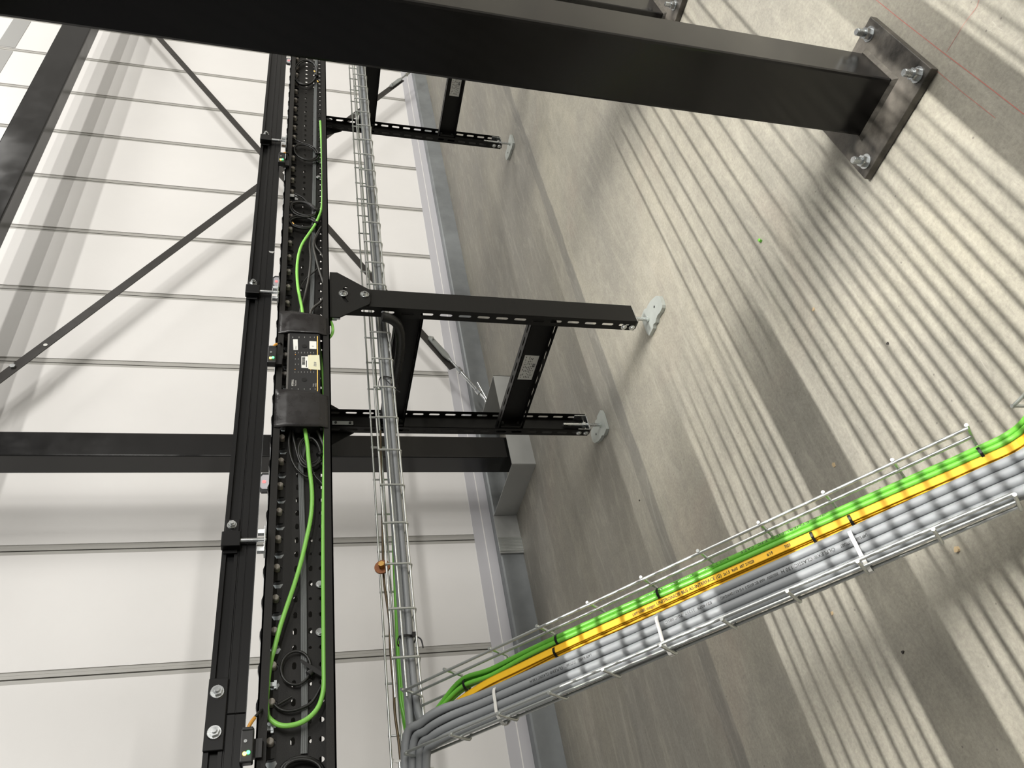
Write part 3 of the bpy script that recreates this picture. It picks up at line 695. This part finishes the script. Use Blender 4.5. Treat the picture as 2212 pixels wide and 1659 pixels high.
# ties
def loop_tie(name, label, u, vs, m_, wd=0.0028, th=0.0009, group=None, du=0.0, tailL=None):
    P = [tr(u+(-du/2+du*k/(len(vs)-1)), a, b) for k, (a, b) in enumerate(vs)]
    P = smooth(P, 5, closed=True)
    o = obj(name, MB().tube(P, (wd,th), closed=True, flat=D), m_); tag(o, label, 'cable tie', group); return o
def around(v0, v1, w0, w1, c=0.3):
    a, b = (v1-v0), (w1-w0); k = min(a,b)*c
    return [(v0+k,w1),((v0+v1)/2,w1+0.001),(v1-k,w1),(v1,w1-k),(v1,(w0+w1)/2),(v1,w0+k),(v1-k,w0),((v0+v1)/2,w0),(v0+k,w0),(v0,w0+k),(v0,(w0+w1)/2),(v0,w1-k)]
for u, l in ((1.12,'black tie round the green cables at their bend'),(3.10,'black tie round the green cables left of the first white tie'),(5.05,'black tie round the green cables above the white tie'),(9.98,'black tie round the green cables at the lower end of the tray')):
    dv = 0 if u > 2 else -0.006
    loop_tie('cable_tie', l, u, around(0.1115+dv-(0.010 if u > 9 else 0), 0.1375+dv-(0.008 if u > 9 else 0), -0.001, 0.0240), M_tie, group='black ties on the green cables')
for u, l in ((3.02,'black tie round the yellow cables left of the first white tie'),(7.55,'black tie round the yellow cables between the printed numbers'),(8.12,'black tie round the yellow cables beside the lower white tie')):
    loop_tie('cable_tie', l, u, around(0.090, 0.1125, 0.001, 0.0230), M_tie, group='black ties on the yellow cables')
for u, l in ((1.83,'white tie round the grey cables near their bend'),(4.97,'white tie round the grey cables in the middle of the branch tray'),(8.05,'white tie round the grey cables in the lower part of the branch tray')):
    loop_tie('cable_tie', l, u, around(-0.008, 0.0815, -0.008, 0.0425, 0.35), M_wtie, wd=0.0038, th=0.001, group='white ties on the grey cables')

# ------------------------------------------------------------------ cables in the long tray
random.seed(5)
for i in range(5):
    y = 1.972+0.019*(i % 3); z = 1.073+0.0175*(i//3)
    lab = ['front grey cable in the long tray below the conveyor','middle grey cable in the long tray below the conveyor','rear grey cable in the long tray below the conveyor','upper front grey cable in the long tray','upper rear grey cable in the long tray'][i]
    yj = [y+random.uniform(-0.002,0.002) for _ in range(6)]
    end = [tr(0.15,0.055-0.01*(i % 3),0.016+0.015*(i//3)), tr(0.8,0.050-0.01*(i % 3),0.015+0.014*(i//3)), tr(1.6,0.045-0.01*(i%3),0.012)]
    P = [Vector((5.2,yj[0],z)),Vector((3.3,yj[1],z)),Vector((2.3,yj[2],z)),Vector((1.6,yj[3],z)),Vector((1.15,yj[4],z)),Vector((0.95,y,z+0.002)),Vector((0.83,y-0.003,z+0.001)),Vector((0.755,y-0.014,z-0.002)),Vector((0.715,1.955-0.002*i,z-0.012))]+end
    if i > 1: P = P[:7]+[Vector((0.70,y+0.006,z)),Vector((0.5,y+0.01,z)),Vector((0.15,y+0.01,z))]
    cab('grey_cable', M_grey, P, 0.0092, lab, 'cable', 'grey cables in the long tray')
for i, (xx, zz) in enumerate(((1.02,1.083),(1.92,1.092))):
    pass
P = smooth([(0.955,1.958,1.100),(0.955,1.975,1.106),(0.955,2.010,1.102),(0.955,2.020,1.082),(0.955,2.012,1.062),(0.955,1.970,1.060),(0.955,1.957,1.078)],5,closed=True)
o = obj('cable_tie', MB().tube(P,(0.003,0.001),closed=True,flat=(1,0,0)).tube(smooth([(0.955,1.958,1.07),(0.94,1.95,1.05),(0.915,1.952,1.045)],4),0.002,6).cbox((0.955,1.954,1.066),(0.012,0.01,0.01)), M_tie); tag(o,'black tie on the grey cables in the long tray below the wall joint','cable tie')
P = smooth([(1.92,1.958,1.095),(1.92,1.975,1.105),(1.92,2.010,1.102),(1.92,2.018,1.080),(1.92,2.010,1.062),(1.92,1.965,1.060)],5,closed=True)
o = obj('cable_tie', MB().tube(P,(0.003,0.001),closed=True,flat=(1,0,0)).tube(smooth([(1.92,1.958,1.10),(1.90,1.952,1.085),(1.86,1.95,1.06),(1.845,1.955,1.04)],4),0.002,6), M_tie); tag(o,'black tie on the tray cables beside the corrugated conduit','cable tie')
# bare brown rod with rusty washer lying in the tray
t = thing('earth_rod', 'brown bare rod in the long tray with a rusty round washer', 'metal rod')
P = smooth([at(*p,Y=2.065) for p in ((822,930),(824,1050),(826,1120),(827,1195),(830,1260),(841,1340),(843,1400),(850,1480),(853,1540),(861,1600),(866,1650))],5)
obj('rod', MB().tube(P,0.0036,8), M_rod, t)
c = at(826,1225,Y=2.045); v = Vector((0.12,-0.95,0.28)).normalized()
obj('washer', MB().cyl(c-v*0.002,c+v*0.003,0.0235,28), M_cop, t); obj('nut', MB().cyl(c+v*0.003,c+v*0.018,0.0095,6,smooth=False), M_brass, t)
# corrugated conduit behind the front leg
t = thing('corrugated_conduit', 'black corrugated conduit hanging behind the front leg', 'conduit')
P = smooth([at(*p,X=2.142) for p in ((826,684),(842,688),(856,698),(863,714),(865,738),(863,768),(858,800),(852,832))],10)
m = MB(); 
m.tube(P,0.0155,14)
obj('hose', m, M_bcab, t)
m = MB()
for i in range(0,len(P)-1):
    for q in (0.0,0.5):
        a = P[i].lerp(P[i+1],q); d_ = (P[i+1]-P[i]).normalized(); m.cyl(a-d_*0.0014,a+d_*0.0014,0.0178,14)
obj('ribs', m, M_bcab, t)

# ------------------------------------------------------------------ control module
t = thing('control_module', 'black control box with white stickers taped into the conveyor side', 'control box')
mx0, mx1, mz0, mz1 = 1.590, 2.085, 1.3115, 1.4165; my = 1.834
obj('housing', MB().box((mx0,my,mz0),(mx1,YW-0.002,mz1)), M_mod, t, bev=0.006)
obj('edge_highlight', MB().box((mx0+0.12,my-0.0012,mz1-0.0055),(mx1-0.10,my+0.004,mz1+0.0005)), M_modhigh, t, label='upper edge with its highlight coloured in lighter grey')  # edge highlight put in as a lighter grey strip
fy = my-0.0004
def mp(px, py, Y=my-0.0006): return at(590+px/15.8, 670+py/15.8, Y=Y)
def mq(px, py, Y=my-0.0006): return at(590+px/15.8, 760+py/15.8, Y=Y)
a = mp(1508,890); b_ = mq(1524,1350)
zy = (a.z+b_.z)/2
obj('yellow_stripe', MB().box((b_.x,my-0.0014,zy-0.0012),(a.x,my-0.0002,zy+0.0014)), M_ystripe, t)
for p in (mp(1070,1228), mq(1062,948)):
    obj('finger_hole', MB().cyl(p+Vector((0,-0.0003,0)),p+Vector((0,-0.0007,0)),0.0082,20), M_ink if False else M_tie, t)
XR, ZU = Vector((1,0,0)), Vector((0,0,1))
p = mq(692,1170); text_flat('INTERROLL', 0.0083, p+Vector((0,-0.0004,0.0)), XR, ZU, M_winkw, t, bold=0.00025, sx=0.66)
p = mq(797,1170); text_flat('MultiControl', 0.0078, p+Vector((0,-0.0004,0.0005)), XR, ZU, M_winkw, t, sx=0.60)
p = mq(1392,1190); text_flat('Analog', 0.0066, p+Vector((0,-0.0004,0.0)), XR, ZU, M_winkw, t, sx=0.68)
p = mq(1475,1195); text_flat('interface', 0.0066, p+Vector((0,-0.0004,0.0)), XR, ZU, M_winkw, t, sx=0.68)
m = MB()   # tiny illegible port markings
def dash(p, L, h=0.0022):
    for q in (-0.34, 0.0, 0.34): m.box((p.x+q*L-0.11*L,my-0.0007,p.z-h*0.36),(p.x+q*L+0.11*L,my-0.0004,p.z+h*0.36))
for x in (670,885,1075,1265,1410): dash(mp(x,925), 0.006)
for x in (758,860,965,1075,1175,1280,1382): dash(mp(x,1450), 0.007, 0.0016)
for x in (745,855,960,1068,1170,1280,1385): dash(mq(x,690), 0.006, 0.0016)
for x in (758,860): dash(mq(x,240),0.006,0.0016); dash(mq(x,425),0.006,0.0016)
for x in (640,855,1062,1265,1430): dash(mq(x,1270),0.005)
obj('port_markings', m, M_winkw, t)
for p in (mp(760,1520), mq(748,600), mp(1285,1535), mq(1282,622)):
    obj('orange_dot', MB().cyl(p+Vector((0,-0.0002,0)),p+Vector((0,-0.0008,0)),0.0016,10), M_orange, t)
def patch(name, P, m_, parent, lab=None, d=0.0006):
    return obj(name, MB().prism([q+Vector((0,-d,0)) for q in P], (0,-0.0004,0)), m_, parent, label=lab)
s1 = patch('address_sticker', [mp(680,1000),mp(838,1000),mp(848,1368),mp(695,1368)], M_paper, t, 'white sticker with an address number')
p = mp(795,1350); text_flat('192.168.2.121', 0.0062, p+Vector((0,-0.0013,0)), XR, ZU, M_ink, s1, sx=0.5)
s2 = patch('square_sticker', [mp(1240,1060),mp(1475,1070),mp(1480,1335),mp(1240,1325)], M_paper, t, 'small white square sticker')
q = mp(1355,1240); obj('cone_mark', MB().prism([q+Vector((0.0000,-0.0012,0.0050)),q+Vector((0.0018,-0.0012,0)),q+Vector((0,-0.0012,-0.0050)),q+Vector((-0.0015,-0.0012,0))],(0,-0.0003,0)), M_plain, s2)
s3 = patch('barcode_sticker', [mq(965,160),mq(1280,165),mq(1280,570),mq(965,550)], M_paper, t, 'white barcode sticker')
m = MB(); a = mq(990,180); b_ = mq(1088,460); x = a.x
random.seed(2)
while x > b_.x:
    w_ = random.choice((0.0006,0.0010,0.0016)); m.box((x-w_,my-0.0020,b_.z),(x,my-0.0017,a.z)); x -= w_+random.choice((0.0006,0.0009))
a = mq(1125,310); b_ = mq(1150,530); m.box((b_.x,my-0.0020,b_.z),(a.x,my-0.0017,a.z))
obj('barcode_lines', m, M_ink, s3)
s4 = patch('handwritten_label', [mq(1185,125),mq(1575,120),mq(1610,630),mq(1205,600)], M_cream, t, 'cream taped label with blue handwriting', d=0.0012)
p = mq(1482,512); text_flat('D210', 0.0112, p+Vector((0,-0.0020,0.0008)), XR, ZU+XR*0.15, M_blue, s4, sx=0.78, bold=0.0002)
# plugs and connectors at both ends
p = at(654,900,Y=1.862); obj('round_connector', MB().cyl(p+Vector((0.03,0,0)),p+Vector((-0.022,0,0)),0.0145,16), M_cap, t)
p = at(656,684,Y=1.858); obj('clear_plug', MB().cbox(p,(0.016,0.014,0.022)), M_plain, t, bev=0.002)
# tape bands
def tape(x0, x1, label, name='tape_band'):
    prof = [(YF-0.0016,1.290),(YF-0.0022,1.302),(my-0.0022,mz0+0.001),(my-0.0034,mz0+0.008),(my-0.0034,mz1-0.006),(my-0.0022,mz1+0.001),(YF-0.0022,1.434),(YF-0.0016,1.448)]
    m = MB(); n = 10; V = []
    for i in range(n+1):
        x = x0+(x1-x0)*i/n
        for (y,z) in prof:
            jx = random.uniform(-0.002,0.002) if i in (0,n) else 0
            V.append((x+jx+(0.012*((z-1.37)/0.08) if i == n else 0),y-random.uniform(0,0.0008),z))
    k = len(prof); m.add(V,[(i*k+j,(i+1)*k+j,(i+1)*k+j+1,i*k+j+1) for i in range(n) for j in range(k-1)],True)
    o = obj(name,m,M_tape); so = o.modifiers.new('solid','SOLIDIFY'); so.thickness = 0.001*UNIT; so.offset = 0
    tag(o,label,'tape','black tape bands over the control box'); return o
tape(1.990,2.092,'glossy black tape band over the right end of the control box')
tape(1.578,1.722,'wide matt black tape band over the left end of the control box')

# ------------------------------------------------------------------ cables inside the conveyor side
def ccab(name, mat_, pts, r, label, Y=1.868, jit=0, sub=7, n=8, cat='cable', group=None):
    P = [at(p[0],p[1],Y=(p[2] if len(p) > 2 else Y)) for p in pts]
    o, PP = cab(name, mat_, P, r, label, cat, group, n=n, sub=sub); return o
Z5 = lambda pts, x0=400, y0=950, s=4.424: [(x0+p[0]/s,y0+p[1]/s)+tuple(p[2:]) for p in pts]
ccab('green_cable', M_green2, [(654,905,1.862),(659,930,1.860),(664,960,1.856),(666,985,1.856),(669,1015,1.856),(673,1050,1.856),(674,1085,1.856),(671,1120,1.858),(663,1160,1.858),(650,1215,1.858),(636,1262,1.858),(619,1312,1.858),(605,1355,1.860),(593,1400,1.862),(586,1425,1.866),(580,1460,1.874),(576,1510,1.874),(577,1540,1.866),(583,1553,1.860),(600,1565,1.858),(620,1568,1.856),(645,1563,1.856),(668,1550,1.856),(686,1530,1.857),(696,1505,1.858),(700,1478,1.858),(700,1440,1.858),(699.5,1380,1.858),(699,1300,1.858),(698.5,1200,1.858),(699,1100,1.858),(701,1010,1.860),(702,960,1.862),(702,900,1.868),(699,840,1.872),(694,790,1.872),(689,745,1.872),(686,715,1.872)],
     0.0060, 'light green cable looping along the left half of the conveyor side', n=10)
ccab('green_cable', M_green2, [(655,690,1.858),(652,665,1.856),(647,640,1.856),(642.5,610,1.856),(641.5,580,1.856),(645,550,1.856),(653,527,1.857),(666,507,1.857),(679,488,1.858),(689,468,1.859),(695,448,1.860),(697,415,1.862),(697,370,1.864),(695,330,1.864),(693.5,290,1.866),(692,262,1.868)],
     0.0055, 'light green cable bowing out above the control box', n=10)
ccab('green_cable', M_green2, [(712,690,1.870),(717,700,1.862),(719,712,1.855),(717,722,1.862),(711,730,1.870)], 0.0050, 'short green cable loop below the lower lip by the module')
ccab('ribbon_cable', M_gflat, [(656.5,1640,1.881),(658,1560,1.881),(657.5,1480,1.881),(656.5,1400,1.881),(656,1300,1.881),(655,1200,1.881),(652,1100,1.881),(650.5,1030,1.881),(650,995,1.880)], (0.0072,0.0016), 'flat grey ribbon cable along the web, left half of the conveyor')
o = bpy.data.objects['ribbon_cable']; bpy.data.objects.remove(o)
def ribbon(pts, label):
    P = smooth([at(*p[:2],Y=p[2] if len(p) > 2 else 1.881) for p in pts],5); m = MB()
    m.tube(P,(0.0075,0.0013),flat=(0,0,1))
    t = obj('ribbon_cable',m,M_gflat); tag(t,label,'cable','flat grey ribbon cables')
    for dz in (-0.0045,0,0.0045):
        obj('ridge',MB().tube([p+Vector((0,-0.0014,dz)) for p in P],0.0011,5),M_gflat,t)
ribbon([(656.5,1628),(658,1560),(657.5,1480),(656.5,1400),(656,1300),(655,1200),(652,1100),(650,1020),(652,985),(657,960),(664,940),(668,925)],'flat grey ribbon cable along the web in the left half of the conveyor')
ribbon([(672,688),(674,640),(675.5,580),(677,520),(678,440),(679,380),(680,300),(681,220),(683,140),(685,60)],'flat grey ribbon cable along the web above the control box')
# black cables
blk = [
 ('black cable from the left tape band into the coil', [(622,905),(627,930),(624,955),(628,985),(636,1005),(648,1020),(664,1030),(680,1022)], 0.0036),
 ('black cable bending from the left tape band down to the big loop', [(628,905),(632,935),(638,965),(645,990),(652,1005),(664,1010),(680,1006),(694,995)], 0.0036),
 ('dark cable crossing from the left tape band to the lower lip', [(672,905),(682,925),(692,945),(700,965)], 0.0042),
 ('thin black cable looping down to the lower lip', [(672,1000),(674,1015),(682,1030),(692,1040),(699,1050)], 0.0032),
 ('dark cable entering the right tape band from the lower lip', [(698,645),(690,655),(680,662),(672,672),(669,688)], 0.0048),
 ('dark cable running down the web to the right tape band', [(694,490),(682,510),(677,530),(682,555),(690,585),(699,612)], 0.0046),
 ('second dark cable beside the ribbon above the control box', [(672,505),(669,530),(671,560),(667,600),(658,640),(650,665),(646,690)], 0.0042),
 ('thin black cable crossing the ribbon above the control box', [(688,578),(678,588),(665,598),(654,612),(650,622)], 0.0028),
 ('thin dark cable by the upper lip above the control box', [(700,560),(692,545),(684,535),(680,520),(690,500)], 0.0032),
]
for l, pts, r in blk: ccab('black_cable', M_bcab if 'black' in l else M_dcab, pts, r, l, Y=1.866)
def coil(c, rx_, ry, turns, r, label, Y0=1.870, tilt=0.0, seed=1, mat_=M_bcab, tails=()):
    random.seed(seed); t = thing('cable_coil', label, 'cable coil', 'coiled cables in the conveyor side')
    for k in range(turns):
        a0 = random.uniform(-0.1,0.1); sx, sy = rx_*random.uniform(0.88,1.06), ry*random.uniform(0.88,1.08); ox, oy = random.uniform(-1.5,1.5), random.uniform(-2,2)
        P = []
        for i in range(28):
            a = 2*PI*i/28; x = math.cos(a)*sx; y = math.sin(a)*sy
            P.append(at(c[0]+ox+x*math.cos(tilt)-y*math.sin(tilt), c[1]+oy+x*math.sin(tilt)+y*math.cos(tilt), Y=Y0-k*0.0022))
        obj('cable_turn', MB().tube(P,r,8,closed=True), mat_, t)
    for pts in tails: obj('cable_tail', MB().tube(smooth([at(*p,Y=Y0) for p in pts],6),r,8), mat_, t)
    e = at(c[0]+rx_*0.95, c[1]+ry*0.25, Y=Y0-turns*0.002); obj('cable_tie', MB().cyl(e+Vector((0.004,0,-0.004)),e+Vector((-0.004,0,0.004)),0.010,10), M_tie, t)
    return t
coil((661,330),27,16,4,0.0033,'black cable coil in the conveyor side nearest the rail bracket by the column',tilt=0.35,seed=4,tails=([(623,292),(640,303),(660,312),(680,322)],))
coil((660,158),25,26,5,0.0032,'black cable coil with brass ends just below the column edge',tilt=0.35,seed=6,Y0=1.872)
coil((655,452),30,15,6,0.0036,'thick black cable coil beside the silver clip',tilt=0.25,seed=8,tails=([(636,418),(655,428),(670,445),(684,462)],))
coil((654,480),30,13,5,0.0034,'lower black cable coil just above the green cable bend',tilt=0.1,seed=9)
coil((670,975),22,30,3,0.0036,'black cable coil left of the control box behind the green cable',tilt=-0.2,seed=10)
coil((640,1445),32,36,1,0.0036,'single black loop of cable behind the green loop',tilt=0.2,seed=12,Y0=1.872,tails=([(593,1522),(605,1532),(625,1536),(650,1530),(675,1515),(695,1480)],[(600,1522),(630,1505)]))
coil((652,1668),46,30,6,0.0040,'black cable coil at the bottom edge of the photo',seed=14)
o = obj('tape_strip', MB().prism([at(*p,Y=1.862) for p in ((649,1423),(651,1432),(676,1451),(701,1465),(702,1457),(680,1441))],(0,-0.001,0)), M_tie); tag(o,'thin black strap across the ribbon at the lower lip, left part','strap')
for i,(x,y) in enumerate(((681,156),(688,178),(635,485),(678,900))):
    p = at(x,y,Y=1.862); o = obj('brass_plug',MB().cyl(p,p+Vector((0.008,-0.003,0.006)),0.0042,10),M_brass); tag(o,['brass plug end on the top coil, left one','brass plug end on the top coil, by the lower lip','small orange brass end in the lower coil beside the clip','small brass end below the left tape band'][i],'plug')

# ------------------------------------------------------------------ sensors and reflectors
def sensor(x, z, label):
    t = thing('light_sensor', label, 'sensor', loc=(x,0,z))
    obj('housing', MB().box((-0.036,1.803,-0.013),(0.036,1.826,0.0145)), M_cap, t, bev=0.003)
    obj('cap', MB().box((0.030,1.801,-0.011),(0.038,1.828,0.012)), M_cap, t, bev=0.002)
    obj('green_led', MB().cyl((-0.016,1.803,-0.003),(-0.016,1.8005,-0.003),0.0040,12), M_lg, t)
    obj('yellow_led', MB().cyl((-0.018,1.803,0.0045),(-0.018,1.8005,0.0045),0.0040,12), M_ly, t)
    obj('screw', MB().cyl((0.008,1.803,0.004),(0.008,1.801,0.004),0.0035,10), M_zinc, t)
    obj('mount', MB().box((-0.02,1.826,-0.030),(0.02,1.8385,-0.004)), M_cap, t)
    obj('plug', MB().tube(smooth([(0.036,1.812,0.0),(0.044,1.812,-0.002),(0.054,1.814,-0.007),(0.062,1.817,-0.012)],4),0.0042,8), M_orange, t)
    obj('sensor_lead', MB().tube(smooth([(0.060,1.816,-0.010),(0.070,1.820,-0.017),(0.080,1.828,-0.023),(0.09,1.845,-0.026)],4),0.0032,8), M_bcab, t)
    return t
def sat(px, py): p = at(px, py, Y=1.803); return p.x, p.z
_x, _z = sat(534,1609)
s0 = sensor(_x,_z,'black light sensor with yellow and green lights at the bottom edge of the photo')
for px, py, l in ((588,765,'black light sensor with green light above the control box'),(609,340,'small black light sensor with green light near the column')):
    x2, z2 = sat(px, py); copy_tree(s0,(x2-_x,0,z2-_z),l)
def reflector(x, z, label):
    t = thing('reflector', label, 'reflector', 'round-cornered reflectors on the far side', loc=(x,0,z))
    P = [(a,0,b) for a,b in [(-0.045,-0.03),(0.045,-0.03),(0.045,0.008),(0.03,0.020),(-0.03,0.020),(-0.045,0.008)]]
    obj('housing', MB().prism([(a,2.505,b) for a,_,b in P],(0,0.012,0)), M_cap, t)
    obj('face', MB().prism([(a*0.74,2.503,b*0.70) for a,_,b in P],(0,0.002,0)), M_refl, t)
    obj('red_spot', MB().cyl((0,2.503,0.0),(0,2.5015,0.0),0.007,14), M_lr, t)
    obj('bracket', MB().box((-0.03,2.515,-0.06),(0.03,2.519,0.0)), M_zinc, t)
    return t
q0 = reflector(1.875,1.490,'silver reflector with red spot just left of the wall post')
copy_tree(q0,(3.078-1.875,0,-0.004),'silver reflector with red spot above the middle conveyor leg')
p = at(625,130,Y=2.5); copy_tree(q0,(p.x-1.875,0,-0.004),'silver reflector just below the column edge')

# ------------------------------------------------------------------ things on the floor
def bit(name, px, py, r, m_, label, cat, h=0.006, kind='chip'):
    p = at(px,py,Z=0.0); random.seed(px)
    if kind == 'cyl': mm = MB().cyl(p+Vector((-r,0,r)),p+Vector((r,0.003,r)),r,12)
    else: mm = MB().prism([p+Vector((r*random.uniform(0.5,1.2)*math.cos(a),r*random.uniform(0.5,1.2)*math.sin(a),0)) for a in [2*PI*i/7 for i in range(7)]],(0,0,h))
    o = obj(name,mm,m_); tag(o,label,cat)
bit('cable_offcut',1645,519,0.0050,M_green,'tiny green cable offcut on the floor between the column and the branch tray','offcut',kind='cyl')
bit('wood_chip',2070,1187,0.0095,M_wood,'pale wood chip on the floor under the lower tray edge','debris')
bit('paper_scrap',1802,1004,0.0075,M_wood,'small tan scrap on the dark floor band above the branch tray','debris',h=0.002)
bit('wood_chip',1758,669,0.0060,M_wood,'tiny pale chip on the striped floor right of the middle foot','debris',h=0.003)
bit('wood_chip',1798,1325,0.0060,M_wood,'tiny pale chip on the floor below the branch tray, left of the wide shadow','debris',h=0.003)
bit('dirt_crumb',1951,1408,0.0042,M_darkbit,'small dark crumb on the floor at lower right','debris',h=0.003)
bit('dirt_crumb',1918,742,0.0045,M_darkbit,'small dark crumb on the striped floor right of centre','debris',h=0.003)
bit('dirt_crumb',1382,1081,0.0040,M_darkbit,'small dark crumb on the floor above the green cables','debris',h=0.003)
bit('dirt_crumb',1848,1195,0.0035,M_darkbit,'small dark crumb just under the lower tray rim','debris',h=0.003)
def chalk(pts, label=None, w_=0.0016):
    P = [at(*p,Z=0.0006) for p in pts]; m = MB()
    for a, b in zip(P, P[1:]):
        d = (b-a).normalized(); s = Vector((-d.y,d.x,0))*w_/2; m.add([a-s,b-s,b+s,a+s],[(0,1,2,3)])
    obj('chalk_line', m, M_chalk, fl)
chalk([(1888,-4),(1945,42),(2030,108),(2120,176),(2216,250)]); chalk([(2045,112),(2080,55),(2110,15),(2116,-4)],w_=0.001); chalk([(2020,150),(2080,200),(2150,255)],w_=0.001)

# ------------------------------------------------------------------ unseen bar grating above the camera, added and spaced to cast the floor stripes 
gr = thing('added_grating', 'unseen steel bar grating, added so its bars throw the striped floor shadows', 'grating')
GZ, LZ, LY = 2.50, 8.0, -1.75
ys = [0.245+0.0405*k for k in range(5)]+[0.609,0.655,0.699,0.743,0.787,0.826,0.863,0.901,0.939,0.976,1.013,1.053,1.095,1.138,1.183,1.232,1.276]
ys += [1.566,1.618,1.670,1.727,1.782,1.850,1.908]
ys2 = [0.78,0.855,0.929,1.002,1.077,1.153,1.228,1.300,1.375,1.442,1.52,1.60]
fy_ = lambda y: LY+(y-LY)*(LZ-GZ)/LZ
bar = MB().box((-2.2,-0.0037,-0.003),(1.62,0.0037,0.003)).mesh('grating_bar', M_dzinc)
bar2 = MB().box((1.80,-0.0034,-0.003),(3.0,0.0034,0.003)).mesh('grating_bar', M_dzinc)
for me, yy in ((bar, ys), (bar2, ys2)):
    for y in yy:
        o = obj('grating_bar', me, None, gr); o.location = (0,fy_(y),GZ)
def gplate(y0, y1, x0=-2.2, x1=2.0):
    obj('block_plate', MB().box((x0,fy_(y0),GZ-0.004),(x1,fy_(y1),GZ+0.004)), M_dzinc, gr)
gplate(1.345,1.525,x1=1.62); gplate(1.955,3.0,x1=1.62); gplate(0.427,0.568)  # solid plates added to block the overhead strip light
for x in (-2.2,1.60): obj('added_bearer', MB().box((x,fy_(0.28),GZ-0.012),(x+0.02,fy_(3.0),GZ-0.004)), M_dzinc, gr)

# ------------------------------------------------------------------ to metres
def fit_scale(s):
    S = Matrix.Scale(s, 4)
    for me in bpy.data.meshes: me.transform(S); me.update()
    for o in bpy.data.objects: o.location = o.location*s
    for o in LIGHTS: o.data.size *= s; o.data.size_y *= s; o.data.energy *= s*s
fit_scale(UNIT)
